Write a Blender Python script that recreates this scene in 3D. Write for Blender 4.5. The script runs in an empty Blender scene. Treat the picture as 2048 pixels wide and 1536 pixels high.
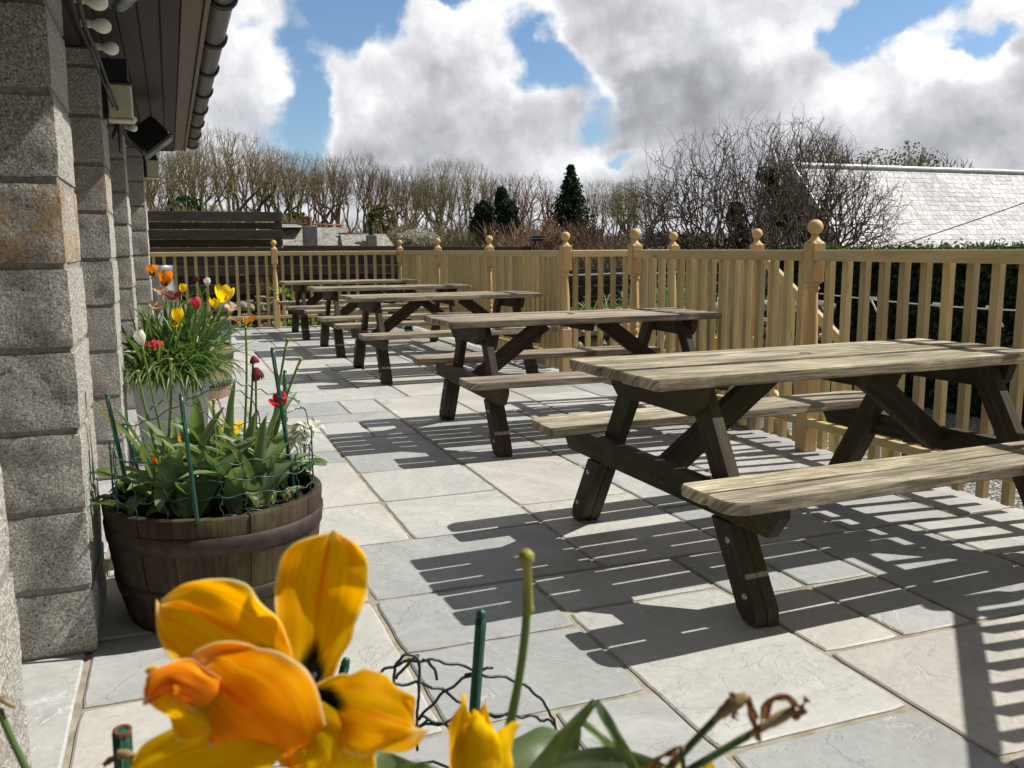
import bpy, bmesh, math, random
from mathutils import Vector, Matrix, noise
import numpy as np
R = math.radians
random.seed(7)
SC = bpy.context.scene
COL = SC.collection

# ------------------------------------------------------------------ camera
CAM_H = 1.155
F_PX, PITCH, ROLL, YAW = 1777.0, R(8.643), R(-0.365), R(20.807)
fwd0 = Vector((math.sin(YAW), math.cos(YAW), 0)); right0 = Vector((math.cos(YAW), -math.sin(YAW), 0))
fwd = fwd0 * math.cos(PITCH) + Vector((0, 0, -math.sin(PITCH)))
up0 = fwd0 * math.sin(PITCH) + Vector((0, 0, math.cos(PITCH)))
Rc = right0 * math.cos(ROLL) + up0 * math.sin(ROLL)
Uc = up0 * math.cos(ROLL) - right0 * math.sin(ROLL)
CP = Vector((0, 0, CAM_H))
cam = bpy.data.cameras.new('camera'); camo = bpy.data.objects.new('camera', cam); COL.objects.link(camo)
camo.matrix_world = Matrix(((Rc.x, Uc.x, -fwd.x, 0), (Rc.y, Uc.y, -fwd.y, 0), (Rc.z, Uc.z, -fwd.z, CAM_H), (0, 0, 0, 1)))
cam.sensor_width = 36; cam.lens = F_PX / 2048 * 36; cam.clip_start = 0.02; cam.clip_end = 3000
cam.dof.use_dof = True; cam.dof.focus_distance = 4.0; cam.dof.aperture_fstop = 15
SC.camera = camo
SC.render.resolution_x, SC.render.resolution_y = 1024, 768
SC.view_settings.view_transform = 'Standard'; SC.view_settings.look = 'None'
SC.view_settings.exposure = 0.24; SC.view_settings.gamma = 1.0
SC.cycles.max_bounces = 6; SC.cycles.transparent_max_bounces = 12

def ray(u, v):           # direction in the photograph -> direction in the world
    return (fwd + Rc * ((u - 1024) / F_PX) - Uc * ((v - 768) / F_PX))
def at_y(u, v, y): r = ray(u, v); return CP + r * (y / r.y)
def at_x(u, v, x): r = ray(u, v); return CP + r * (x / r.x)
def at_z(u, v, z=0.0): r = ray(u, v); return CP + r * ((z - CAM_H) / r.z)
def at_d(u, v, d): return CP + ray(u, v) * d

# ------------------------------------------------------------------ sun
SUN_DIR = Vector((-0.86, 0.075, -1.0)).normalized()
sl = bpy.data.lights.new('sun', 'SUN'); so = bpy.data.objects.new('sun', sl); COL.objects.link(so)
sl.energy = 5.0; sl.angle = R(0.53); sl.color = (1.0, 0.965, 0.90)
so.rotation_euler = SUN_DIR.to_track_quat('-Z', 'Y').to_euler()
SUN_EL = math.asin(-SUN_DIR.z); SUN_ROT = math.atan2(-SUN_DIR.x, -SUN_DIR.y)

# ------------------------------------------------------------------ node helpers
class NT:
    def __init__(s, tree):
        s.t = tree; s.n = tree.nodes; s.l = tree.links
    def node(s, typ, **kw):
        n = s.n.new(typ)
        for k, v in kw.items():
            if k.startswith('i_'):
                key = k[2:]; key = int(key) if key.isdigit() else key.replace('_', ' ')
                s.put(n.inputs[key], v)
            else: setattr(n, k, v)
        return n
    def put(s, sock, v):
        if isinstance(v, bpy.types.NodeSocket): s.l.new(v, sock)
        else: sock.default_value = v
    def noise(s, vec, scale, detail=4, rough=0.5, dist=0.0, col=False):
        n = s.node('ShaderNodeTexNoise', i_Scale=scale, i_Detail=detail, i_Roughness=rough, i_Distortion=dist)
        if vec is not None: s.l.new(vec, n.inputs['Vector'])
        return n.outputs['Color' if col else 'Fac']
    def voro(s, vec, scale, feature='F1', out='Distance', rnd=1.0):
        n = s.node('ShaderNodeTexVoronoi', feature=feature, i_Scale=scale, i_Randomness=rnd)
        if vec is not None: s.l.new(vec, n.inputs['Vector'])
        return n.outputs[out]
    def ramp(s, fac, stops, interp='LINEAR'):
        n = s.node('ShaderNodeValToRGB'); cr = n.color_ramp; cr.interpolation = interp
        while len(cr.elements) < len(stops): cr.elements.new(0.5)
        for e, (p, c) in zip(cr.elements, stops):
            e.position = p; e.color = (c, c, c, 1) if isinstance(c, (int, float)) else (*c, 1)
        s.put(n.inputs['Fac'], fac); return n.outputs['Color']
    def mix(s, fac, a, b, mode='MIX'):
        n = s.node('ShaderNodeMix', data_type='RGBA', blend_type=mode)
        for i, v in ((0, fac), (6, a), (7, b)):
            if isinstance(v, tuple) and len(v) == 3: v = (*v, 1)
            if isinstance(v, (int, float)) and i: v = (v, v, v, 1)
            s.put(n.inputs[i], v)
        return n.outputs[2]
    def math(s, op, a, b=0.0, c=None, clamp=False):
        n = s.node('ShaderNodeMath', operation=op, use_clamp=clamp); s.put(n.inputs[0], a); s.put(n.inputs[1], b)
        if c is not None: s.put(n.inputs[2], c)
        return n.outputs[0]
    def vmath(s, op, a, b=None, out=0):
        n = s.node('ShaderNodeVectorMath', operation=op); s.put(n.inputs[0], a)
        if b is not None: s.put(n.inputs[1], b)
        return n.outputs[out]
    def mapping(s, vec, loc=(0, 0, 0), rot=(0, 0, 0), scale=(1, 1, 1)):
        n = s.node('ShaderNodeMapping'); s.l.new(vec, n.inputs['Vector'])
        n.inputs['Location'].default_value = loc; n.inputs['Rotation'].default_value = rot; n.inputs['Scale'].default_value = scale
        return n.outputs[0]
    def rng(s, v, a, b, c=0.0, d=1.0, smooth=True):
        n = s.node('ShaderNodeMapRange', interpolation_type='SMOOTHSTEP' if smooth else 'LINEAR', i_Value=v)
        for i, x in enumerate((a, b, c, d)): n.inputs[i + 1].default_value = x
        return n.outputs[0]
    def bump(s, h, strength=0.5, dist=0.01, normal=None):
        n = s.node('ShaderNodeBump', i_Height=h, i_Strength=strength, i_Distance=dist)
        if normal is not None: s.l.new(normal, n.inputs['Normal'])
        return n.outputs[0]

# ------------------------------------------------------------------ world: daylight sky with broken cumulus
world = bpy.data.worlds.new('World'); SC.world = world; world.use_nodes = True
W = NT(world.node_tree); W.n.clear()
sky = W.node('ShaderNodeTexSky', sky_type='NISHITA', sun_disc=False, sun_elevation=SUN_EL, sun_rotation=SUN_ROT,
             altitude=50, air_density=1.0, dust_density=0.6, ozone_density=1.2)
gen = W.node('ShaderNodeTexCoord').outputs['Generated']
sep = W.node('ShaderNodeSeparateXYZ'); W.l.new(gen, sep.inputs[0])
az = W.math('MULTIPLY', W.math('ARCTAN2', sep.outputs[0], sep.outputs[1]), 57.29578)
el = W.math('MULTIPLY', W.math('ARCSINE', sep.outputs[2]), 57.29578)
comb = W.node('ShaderNodeCombineXYZ'); W.l.new(az, comb.inputs[0]); W.l.new(el, comb.inputs[1])
warp = W.vmath('SUBTRACT', W.noise(gen, 7.0, 5, 0.6, 0, True), (0.5, 0.5, 0.5))
wv = W.node('ShaderNodeVectorMath', operation='SCALE'); W.l.new(warp, wv.inputs[0]); wv.inputs['Scale'].default_value = 7.0
pos = W.vmath('ADD', comb.outputs[0], wv.outputs[0])
def blob(caz, cel, ra, re, amp, rot=0.0):
    d = W.vmath('SUBTRACT', pos, (caz, cel, 0))
    if rot: d = W.mapping(d, rot=(0, 0, R(rot)))
    d = W.vmath('MULTIPLY', d, (1 / ra, 1 / re, 0))
    ln = W.vmath('LENGTH', d, out=1)
    return W.rng(ln, 1.0, 0.0, 0.0, amp)
def total(lst, base):
    acc = base
    for b in lst: acc = W.math('ADD', acc, blob(*b))
    return acc
# coverage: cloud over the whole quarter of the sky, thinning elsewhere, with blue openings (azimuth, elevation, radii, amount)
COVER = [(21, 6, 60, 40, 0.22), (25, 2.5, 40, 4, 0.12),
         (11.4, 13.8, 5.2, 4.8, -1.0), (7.6, 7.6, 3.2, 5.6, -0.85), (4.5, 12.5, 2.0, 3.0, -0.25), (17.8, 14.6, 4.0, 1.9, -0.75), (9.0, 10.0, 2.0, 2.6, -0.35),
         (24.0, 11.4, 6.4, 2.5, -0.95, 32), (21.6, 10.4, 1.8, 1.5, -0.45), (26.8, 8.2, 2.2, 2.8, -0.62), (27.5, 4.9, 2.6, 0.9, -0.55), (25.6, 6.8, 1.6, 2.4, -0.55), (12.0, 8.0, 1.4, 2.0, -0.3),
         (43.2, 12.5, 7.2, 3.0, -1.05, -12), (40.0, 11.0, 2.6, 1.7, -0.45), (48.0, 11.0, 3.6, 1.2, -0.7),
         (1.0, 10.6, 3.0, 3.0, 0.2), (17.2, 11.5, 4.6, 3.8, 0.42), (3.5, 4.2, 2.4, 1.2, -0.3), (31, 9, 9, 5, 0.3), (45.5, 9.0, 5, 2, 0.3)]
def puff(vec, scale):
    n = W.node('ShaderNodeTexVoronoi', feature='SMOOTH_F1', i_Scale=scale, i_Smoothness=0.4, i_Detail=0.0, i_Roughness=0.55, i_Lacunarity=2.3); W.l.new(vec, n.inputs['Vector']); return n.outputs['Distance']
ws = W.node('ShaderNodeVectorMath', operation='SCALE'); W.l.new(warp, ws.inputs[0]); ws.inputs['Scale'].default_value = 0.06
genw = W.vmath('ADD', gen, ws.outputs[0])
pf = W.math('SUBTRACT', 0.45, puff(genw, 17.0)); pf2 = W.math('SUBTRACT', 0.45, puff(genw, 46.0))
detail = W.math('ADD', W.math('MULTIPLY', W.math('SUBTRACT', W.noise(genw, 10.0, 10, 0.66), 0.5), 1.0), W.math('ADD', W.math('MULTIPLY', pf, 0.50), W.math('MULTIPLY', pf2, 0.28)))
cov = W.math('ADD', total(COVER, 0.56), detail)
alpha = W.rng(cov, 0.10, 0.54)
# brightness: white sunlit towers, grey bases
GREY = [(31, 9.0, 13, 5.0, -0.34), (30.5, 7.2, 9.5, 4.0, -0.22), (28, 13.6, 5, 1.7, -0.16), (13.6, 5.6, 6.5, 3.0, -0.34), (19.5, 7.0, 5, 3.2, -0.14), (24.5, 12.8, 3.5, 1.2, -0.14),
        (46, 6.3, 11, 2.6, -0.36), (51.5, 9.4, 3.0, 3.2, -0.62), (37, 4.6, 11, 2.8, -0.30), (50, 4.6, 9, 2.8, -0.20), (4, 4.2, 8, 2.4, -0.22), (20, 3.4, 7, 1.8, -0.14),
        (17, 12.6, 4.2, 2.3, 0.40), (21.2, 9.4, 1.5, 2.0, 0.14), (27.6, 9.2, 1.7, 1.9, 0.42), (25.0, 4.8, 3.4, 1.6, 0.30), (29.5, 5.0, 1.8, 1.2, 0.14),
        (36.0, 11.4, 3.2, 2.2, 0.32), (30, 11.1, 3.0, 0.9, 0.16), (46.2, 9.9, 5.2, 1.5, 0.52), (40.4, 9.0, 3.4, 1.8, 0.40), (50.0, 13.4, 3.0, 1.8, 0.30), (22.8, 13.4, 1.8, 1.2, 0.36), (3, 11, 4, 4, 0.12)]
shift = W.vmath('ADD', gen, (0.012, -0.004, 0.018))
relief = W.math('SUBTRACT', W.noise(gen, 9.0, 9, 0.60), W.noise(shift, 9.0, 9, 0.60))
relief = W.math('MULTIPLY', relief, 1.25)
edge = W.math('MULTIPLY', W.rng(cov, 0.85, 0.40), 0.20)
bri = W.math('ADD', W.math('ADD', total(GREY, 0.655), relief), W.math('ADD', edge, W.math('ADD', W.math('MULTIPLY', pf, 0.46), W.math('MULTIPLY', pf2, 0.22))))
bri = W.math('ADD', bri, W.math('MULTIPLY', W.math('SUBTRACT', W.noise(gen, 6.0, 8, 0.52), 0.5), 0.42))
CLOUD = W.ramp(bri, [(0.0, (2.9, 2.95, 3.2)), (0.22, (3.7, 3.8, 4.1)), (0.45, (5.0, 5.1, 5.45)), (0.70, (6.7, 6.8, 7.1)), (0.95, (8.9, 8.9, 8.9))])
far = W.rng(W.vmath('LENGTH', W.vmath('MULTIPLY', W.vmath('SUBTRACT', comb.outputs[0], (21, 8, 0)), (1 / 62, 1 / 30, 0)), out=1), 0.7, 1.7, 1.0, 0.31)
CLOUD = W.mix(1.0, CLOUD, W.ramp(far, [(0, 0), (1, 1)]), 'MULTIPLY')
SKYB = W.mix(1.0, sky.outputs[0], (0.76, 0.90, 1.03), 'MULTIPLY')
bg = W.node('ShaderNodeBackground', i_Color=W.mix(alpha, SKYB, CLOUD), i_Strength=0.10)
W.l.new(bg.outputs[0], W.node('ShaderNodeOutputWorld').inputs[0])
world.cycles.sampling_method = 'MANUAL'; world.cycles.sample_map_resolution = 512

# ------------------------------------------------------------------ materials
MATS = {}
def material(name):
    m = bpy.data.materials.new(name); m.use_nodes = True; MATS[name] = m
    k = NT(m.node_tree); k.b = k.n['Principled BSDF']; k.out = k.n['Material Output']
    k.obj = None; return m, k
def finish(k, color, rough=0.8, normal=None, spec=0.3, metal=0.0, transl=0.0, tcol=None):
    k.put(k.b.inputs['Base Color'], color if not (isinstance(color, tuple) and len(color) == 3) else (*color, 1))
    k.put(k.b.inputs['Roughness'], rough); k.b.inputs['Specular IOR Level'].default_value = spec
    k.b.inputs['Metallic'].default_value = metal
    if normal is not None: k.l.new(normal, k.b.inputs['Normal'])
    if transl:
        t = k.node('ShaderNodeBsdfTranslucent'); c = tcol if tcol is not None else color
        k.put(t.inputs['Color'], c if not (isinstance(c, tuple) and len(c) == 3) else (*c, 1))
        if normal is not None: k.l.new(normal, t.inputs['Normal'])
        mx = k.node('ShaderNodeMixShader'); mx.inputs[0].default_value = transl
        k.l.new(k.b.outputs[0], mx.inputs[1]); k.l.new(t.outputs[0], mx.inputs[2]); k.l.new(mx.outputs[0], k.out.inputs[0])
def coords(k): return k.node('ShaderNodeTexCoord')
def attr(k, name='tint'):
    return k.node('ShaderNodeVertexColor', layer_name=name)

def wood(name, c_lo, c_mid, c_hi, rough=0.75, grain=1.0, knots=0.0, moss=None, moss_amt=0.0, crack=0.35, bump=0.35, spec=0.25, span=0.20):
    m, k = material(name); uv = coords(k).outputs['UV']
    g1 = k.noise(k.mapping(uv, scale=(3.4, 80 * grain, 1)), 1.0, 8, 0.66, 0.5)
    g2 = k.noise(k.mapping(uv, scale=(1.7, 10 * grain, 1)), 1.0, 6, 0.62, 0.8)
    g3 = k.noise(k.mapping(uv, scale=(4, 150 * grain, 1)), 1.0, 3, 0.6)
    f = k.math('ADD', k.math('MULTIPLY', g1, 0.55), k.math('MULTIPLY', g2, 0.45))
    c = k.ramp(f, [(0.5 - span, c_lo), (0.5, c_mid), (0.5 + span, c_hi)])
    tv = attr(k); c = k.mix(1.0, c, tv.outputs['Color'], 'MULTIPLY')
    cr = k.rng(g3, 0.40, 0.28)                     # dark open grain lines
    cr = k.math('MULTIPLY', cr, k.rng(k.noise(k.mapping(uv, scale=(1.1, 5 * grain, 1)), 1.0, 3), 0.38, 0.56))
    c = k.mix(k.math('MULTIPLY', cr, crack), c, tuple(x * 0.35 for x in c_lo))
    h = k.math('SUBTRACT', g1, k.math('MULTIPLY', cr, 0.6))
    if knots:
        d = k.voro(k.mapping(uv, scale=(2.6, 11, 1)), 1.0)
        kn = k.rng(d, 0.10, 0.04); ring = k.rng(d, 0.17, 0.10)
        c = k.mix(k.math('MULTIPLY', ring, 0.35 * knots), c, tuple(x * 0.55 for x in c_mid))
        c = k.mix(k.math('MULTIPLY', kn, 0.8 * knots), c, tuple(x * 0.22 for x in c_mid))
    if moss:
        o = coords(k).outputs['Object']
        mm = k.rng(k.noise(o, 7, 6, 0.65), 0.48, 0.66)
        c = k.mix(k.math('MULTIPLY', mm, moss_amt), c, moss)
    finish(k, c, rough, k.bump(h, bump, 0.004), spec); return m
M_fence = wood('treated_pine', (0.38, 0.275, 0.125), (0.52, 0.405, 0.205), (0.63, 0.515, 0.295), 0.62, 0.8, 0.9, (0.36, 0.34, 0.14), 0.30, 0.15, 0.2)
M_newel = wood('planed_newel_pine', (0.46, 0.29, 0.12), (0.59, 0.40, 0.18), (0.68, 0.50, 0.25), 0.55, 0.7, 0.6, None, 0, 0.12, 0.15)
M_top = wood('weathered_grey_planks', (0.09, 0.075, 0.053), (0.315, 0.268, 0.19), (0.66, 0.585, 0.45), 0.85, 0.9, 0.8, (0.15, 0.155, 0.075), 0.5, 1.0, 1.0, 0.2, 0.13)
M_top2 = wood('weathered_red_planks', (0.085, 0.067, 0.050), (0.28, 0.228, 0.174), (0.57, 0.495, 0.405), 0.85, 0.9, 0.7, (0.17, 0.155, 0.09), 0.35, 1.0, 1.0, 0.2, 0.13)
M_leg = wood('dark_stained_timber', (0.020, 0.016, 0.010), (0.050, 0.039, 0.024), (0.10, 0.080, 0.050), 0.75, 1.0, 0.4, (0.055, 0.062, 0.020), 0.6, 0.7, 0.6)
M_leg2 = wood('dark_red_timber', (0.022, 0.015, 0.011), (0.052, 0.036, 0.027), (0.115, 0.085, 0.066), 0.75, 1.0, 0.4, (0.07, 0.06, 0.03), 0.35, 0.7, 0.6)
M_dark = wood('creosoted_boards', (0.028, 0.021, 0.016), (0.060, 0.048, 0.037), (0.10, 0.083, 0.066), 0.7, 0.6, 0.5, None, 0, 0.6, 0.5)
M_barrel = wood('old_oak_staves', (0.022, 0.014, 0.009), (0.048, 0.033, 0.020), (0.10, 0.073, 0.046), 0.8, 0.8, 0.2, (0.09, 0.09, 0.03), 0.5, 0.8, 0.7)
M_barrel2 = wood('pale_oak_staves', (0.16, 0.09, 0.06), (0.28, 0.18, 0.12), (0.40, 0.29, 0.21), 0.8, 0.8, 0.2, (0.14, 0.12, 0.06), 0.3, 0.7, 0.6)
M_soffit = wood('purple_brown_soffit', (0.030, 0.020, 0.018), (0.042, 0.029, 0.026), (0.055, 0.038, 0.034), 0.6, 0.4, 0, None, 0, 0.1, 0.1)
M_fascia = wood('taupe_fascia', (0.13, 0.105, 0.08), (0.155, 0.125, 0.095), (0.18, 0.145, 0.11), 0.6, 0.4, 0, None, 0, 0.3, 0.15)

def simple(name, col, rough=0.6, spec=0.4, metal=0.0, var=0.25, scale=20, bump=0.0, transl=0.0):
    m, k = material(name); o = coords(k).outputs['Object']
    n = k.noise(o, scale, 5, 0.6)
    c = k.ramp(n, [(0.3, tuple(x * (1 - var) for x in col)), (0.7, tuple(min(1, x * (1 + var)) for x in col))])
    finish(k, c, rough, k.bump(n, bump, 0.005) if bump else None, spec, metal, transl); return m
M_gutter = simple('grey_plastic_gutter', (0.115, 0.112, 0.108), 0.32, 0.5, 0, 0.15, 8)
M_bracket = simple('black_plastic', (0.018, 0.018, 0.02), 0.35, 0.5)
M_bulb = simple('white_bulb_glass', (0.80, 0.79, 0.74), 0.25, 0.5, 0, 0.04)
M_cream = simple('cream_plastic', (0.62, 0.57, 0.42), 0.45, 0.4, 0, 0.08, 30)
M_glass = simple('lamp_glass', (0.10, 0.12, 0.15), 0.12, 0.6)
M_iron = simple('rusty_hoop_iron', (0.055, 0.038, 0.033), 0.65, 0.4, 0.35, 0.4, 25, 0.3)
M_bolt = simple('galvanised_bolt', (0.42, 0.42, 0.40), 0.4, 0.5, 0.8, 0.2, 60)
M_steel = simple('dull_steel', (0.42, 0.42, 0.44), 0.38, 0.5, 0.85, 0.2, 12)
M_wire = simple('green_coated_wire', (0.012, 0.07, 0.06), 0.35, 0.5, 0, 0.4, 40)
M_wire2 = simple('dark_coated_wire', (0.014, 0.030, 0.030), 0.4, 0.5, 0, 0.4, 40)
M_cane = simple('green_plastic_cane', (0.016, 0.085, 0.05), 0.3, 0.5, 0, 0.35, 60, 0.2)
M_rust = simple('rusty_metal', (0.14, 0.06, 0.035), 0.8, 0.2, 0, 0.4, 120)
M_white = simple('white_glazed_pot', (0.47, 0.47, 0.45), 0.5, 0.4, 0, 0.12, 14)
M_concrete = simple('pale_concrete', (0.44, 0.43, 0.40), 0.85, 0.2, 0, 0.2, 30, 0.3)
M_potc = simple('buff_plastic_pot', (0.42, 0.33, 0.21), 0.6, 0.3)
M_potd = simple('dark_plastic_pot', (0.04, 0.035, 0.03), 0.6, 0.3)
M_orange = simple('orange_plastic', (0.75, 0.22, 0.03), 0.5, 0.3)
M_yellowpot = simple('yellow_plastic', (0.85, 0.38, 0.02), 0.4, 0.4)
M_terra = simple('terracotta', (0.42, 0.13, 0.06), 0.8, 0.2)
M_soil = simple('potting_soil', (0.028, 0.018, 0.012), 0.95, 0.1, 0, 0.7, 90, 0.9)
M_cable = simple('black_cable', (0.012, 0.012, 0.012), 0.5, 0.3)
M_ivory = simple('white_cord', (0.6, 0.6, 0.58), 0.6, 0.3)

# granite: black / grey / white crystals, coarse broken face
m, k = material('rock_faced_granite'); M_granite = m
o = coords(k).outputs['Object']; o2 = k.vmath('ADD', o, k.vmath('MULTIPLY', attr(k, 'tint').outputs['Color'], (31, 17, 23)))
sp = k.noise(o2, 165, 3, 0.7); sp2 = k.voro(o2, 210, out='Color')
gl = k.noise(o2, 9, 5, 0.6)
c = k.ramp(sp, [(0.34, (0.06, 0.057, 0.053)), (0.42, (0.27, 0.26, 0.245)), (0.54, (0.44, 0.43, 0.405)), (0.64, (0.70, 0.69, 0.655))])
c = k.mix(0.25, c, k.ramp(sp2, [(0.2, 0.12), (0.6, 0.36), (0.9, 0.62)]), 'MIX')
c = k.mix(1.0, k.mix(k.rng(gl, 0.5, 0.75, 0, 0.35), c, (0.20, 0.18, 0.15)), (1.52, 1.47, 1.38), 'MULTIPLY')
st = k.rng(attr(k, 'stain').outputs['Color'], 0.5, 0.9)
c = k.mix(k.math('MULTIPLY', k.math('MULTIPLY', st, k.rng(gl, 0.36, 0.60)), 0.75), c, (0.50, 0.31, 0.14))
h = k.math('ADD', k.math('MULTIPLY', k.noise(o2, 70, 5, 0.7), 1.0), k.math('MULTIPLY', k.noise(o2, 26, 3, 0.6), 0.9))
finish(k, c, 0.85, k.bump(h, 1.0, 0.024), 0.25)
M_mortar = simple('grey_mortar', (0.25, 0.235, 0.21), 0.95, 0.1, 0, 0.35, 60, 0.6)
M_wall = simple('dark_rendered_wall', (0.16, 0.15, 0.14), 0.9, 0.1, 0, 0.2, 10, 0.3)

# sandstone paving: colour per slab from the tint attribute, riven relief and pale veins
m, k = material('riven_sandstone'); M_slab = m
o = coords(k).outputs['Object']; tn = attr(k, 'tint').outputs['Color']
off = k.vmath('MULTIPLY', tn, (37, 53, 29)); p = k.vmath('ADD', o, off)
sx = k.node('ShaderNodeSeparateColor'); k.l.new(tn, sx.inputs[0])
base = k.ramp(sx.outputs[0], [(0.0, (0.325, 0.335, 0.330)), (0.3, (0.365, 0.372, 0.362)), (0.5, (0.415, 0.417, 0.400)), (0.7, (0.445, 0.442, 0.415)), (0.88, (0.47, 0.456, 0.418)), (1.0, (0.445, 0.420, 0.385))])
rotd = k.node('ShaderNodeVectorRotate', rotation_type='Z_AXIS', i_Angle=k.math('MULTIPLY', sx.outputs[2], 3.0)); k.l.new(p, rotd.inputs['Vector'])
band = k.noise(k.mapping(rotd.outputs[0], scale=(1.3, 4.5, 1)), 1.0, 7, 0.6, 0.9)
c = k.mix(k.rng(band, 0.35, 0.7), k.mix(1.0, base, (0.91, 0.91, 0.915), 'MULTIPLY'), k.mix(1.0, base, (1.08, 1.075, 1.065), 'MULTIPLY'))
riv = k.noise(k.mapping(rotd.outputs[0], scale=(3.2, 5.2, 3)), 1.0, 8, 0.62, 0.7)
vein = k.rng(k.math('ABSOLUTE', k.math('SUBTRACT', riv, 0.53)), 0.010, 0.0)
vein = k.math('MULTIPLY', vein, k.rng(k.noise(p, 3.0, 3), 0.44, 0.60))
c = k.mix(k.math('MULTIPLY', vein, 0.55), c, (0.70, 0.69, 0.66))
eff = k.math('MULTIPLY', k.rng(k.noise(p, 2.2, 5, 0.6), 0.60, 0.72), k.rng(k.noise(p, 24, 5, 0.7), 0.42, 0.68))
c = k.mix(k.math('MULTIPLY', eff, 0.7), c, (0.66, 0.66, 0.65))
c = k.mix(k.math('MULTIPLY', k.rng(k.noise(p, 90, 2, 0.8), 0.70, 0.78), 0.5), c, (0.14, 0.12, 0.10))
c = k.mix(k.math('MULTIPLY', k.rng(k.noise(o, 1.1, 4, 0.6), 0.52, 0.7), 0.30), c, (0.27, 0.25, 0.21))
c = k.mix(k.math('MULTIPLY', k.rng(k.noise(o, 0.45, 6, 0.7), 0.50, 0.62), 0.16), c, (0.30, 0.30, 0.29))
fm = k.noise(p, 38, 6, 0.75)
c = k.mix(1.0, c, k.ramp(fm, [(0.3, 0.86), (0.5, 1.0), (0.7, 1.1)]), 'MULTIPLY')
step = k.rng(riv, 0.525, 0.54)
h = k.math('ADD', k.math('MULTIPLY', step, 0.55), k.math('ADD', k.math('MULTIPLY', k.noise(p, 14, 7, 0.65), 0.5), k.math('MULTIPLY', riv, 1.0)))
finish(k, c, k.ramp(k.noise(p, 5, 4), [(0.3, 0.5), (0.7, 0.75)]), k.bump(h, 0.55, 0.006), 0.35)
m, k = material('buff_pointing'); M_joint = m
o = coords(k).outputs['Object']
c = k.ramp(k.noise(o, 14, 6, 0.65), [(0.3, (0.22, 0.19, 0.14)), (0.55, (0.345, 0.31, 0.245)), (0.75, (0.43, 0.40, 0.34))])
finish(k, c, 0.95, k.bump(k.noise(o, 160, 4, 0.7), 0.5, 0.004), 0.1)

# rough stones, gravel, field
m, k = material('field_stones'); M_stone = m
o = coords(k).outputs['Object']; tn = attr(k, 'tint').outputs['Color']
c = k.ramp(k.noise(o, 22, 6, 0.65), [(0.3, (0.10, 0.09, 0.075)), (0.5, (0.27, 0.245, 0.205)), (0.7, (0.46, 0.44, 0.38))])
c = k.mix(1.0, c, tn, 'MULTIPLY'); finish(k, c, 0.9, k.bump(k.noise(o, 45, 6, 0.7), 0.7, 0.02), 0.2)
m, k = material('grey_gravel'); M_gravel = m
o = coords(k).outputs['Object']; v = k.voro(o, 34, out='Color'); dd = k.voro(o, 34)
c = k.mix(k.rng(dd, 0.25, 0.6), k.ramp(v, [(0.2, 0.25), (0.5, 0.45), (0.85, 0.7)]), (0.12, 0.12, 0.11))
finish(k, c, 0.9, k.bump(dd, 1.0, -0.02), 0.2)
m, k = material('rough_grass_field'); M_field = m
o = coords(k).outputs['Object']
c = k.ramp(k.noise(o, 0.35, 8, 0.65), [(0.3, (0.045, 0.05, 0.02)), (0.5, (0.075, 0.085, 0.03)), (0.7, (0.12, 0.11, 0.05))])
c = k.mix(k.rng(k.noise(o, 8, 5, 0.7), 0.4, 0.7), c, (0.06, 0.05, 0.03)); finish(k, c, 0.95, k.bump(k.noise(o, 6, 6, 0.7), 0.8, 0.1), 0.1)
# slate roof
m, k = material('lichened_slate'); M_slate = m
o = coords(k).outputs['UV']; tn = attr(k, 'tint').outputs['Color']
c = k.ramp(k.noise(o, 9, 8, 0.75), [(0.3, (0.19, 0.19, 0.195)), (0.5, (0.42, 0.42, 0.42)), (0.66, (0.74, 0.74, 0.73))])
c = k.mix(1.0, c, tn, 'MULTIPLY'); finish(k, c, 0.6, k.bump(k.noise(o, 30, 5, 0.7), 0.4, 0.01), 0.3)
M_lead = simple('pale_ridge_tile', (0.52, 0.52, 0.51), 0.5, 0.5, 0, 0.12, 6)
M_oldroof = simple('cement_washed_roof', (0.27, 0.26, 0.235), 0.9, 0.15, 0, 0.55, 9, 0.5)
M_brickred = simple('red_clay', (0.26, 0.12, 0.07), 0.8, 0.2)
M_render = simple('grey_render', (0.20, 0.20, 0.20), 0.85, 0.2, 0, 0.25, 6)

def leafmat(name, c0, c1, transl=0.35, rough=0.45, spec=0.4, tc=None, scale=6):
    m, k = material(name); uv = coords(k).outputs['UV']; tn = attr(k, 'tint').outputs['Color']; o = coords(k).outputs['Object']
    ve = k.noise(k.mapping(uv, scale=(1.5, 40, 1)), 1.0, 2)
    f = k.math('ADD', k.math('MULTIPLY', k.noise(o, scale, 4), 0.7), k.math('MULTIPLY', ve, 0.3))
    c = k.mix(1.0, k.ramp(f, [(0.3, c0), (0.7, c1)]), tn, 'MULTIPLY')
    finish(k, c, rough, k.bump(ve, 0.12, 0.003), spec, 0, transl, k.mix(1.0, c, tc or (1.3, 1.5, 0.6), 'MULTIPLY')); return m
M_leaf = leafmat('tulip_leaf_green', (0.12, 0.18, 0.08), (0.21, 0.28, 0.135), 0.3, 0.42, 0.5)
M_leafd = leafmat('dark_strap_leaf', (0.07, 0.13, 0.035), (0.15, 0.23, 0.07), 0.3, 0.4, 0.5)
M_leafy = leafmat('primrose_leaf_green', (0.13, 0.24, 0.03), (0.26, 0.38, 0.06), 0.4)
M_stem = leafmat('tulip_stem_green', (0.10, 0.19, 0.04), (0.19, 0.29, 0.075), 0.15)
M_yelstem = leafmat('yellow_stalk_tip', (0.28, 0.30, 0.05), (0.46, 0.42, 0.10), 0.15)
M_dry = leafmat('dry_brown_petal', (0.16, 0.07, 0.03), (0.36, 0.20, 0.10), 0.25, 0.8, 0.2, (1.2, 1.0, 0.8), 40)
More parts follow.
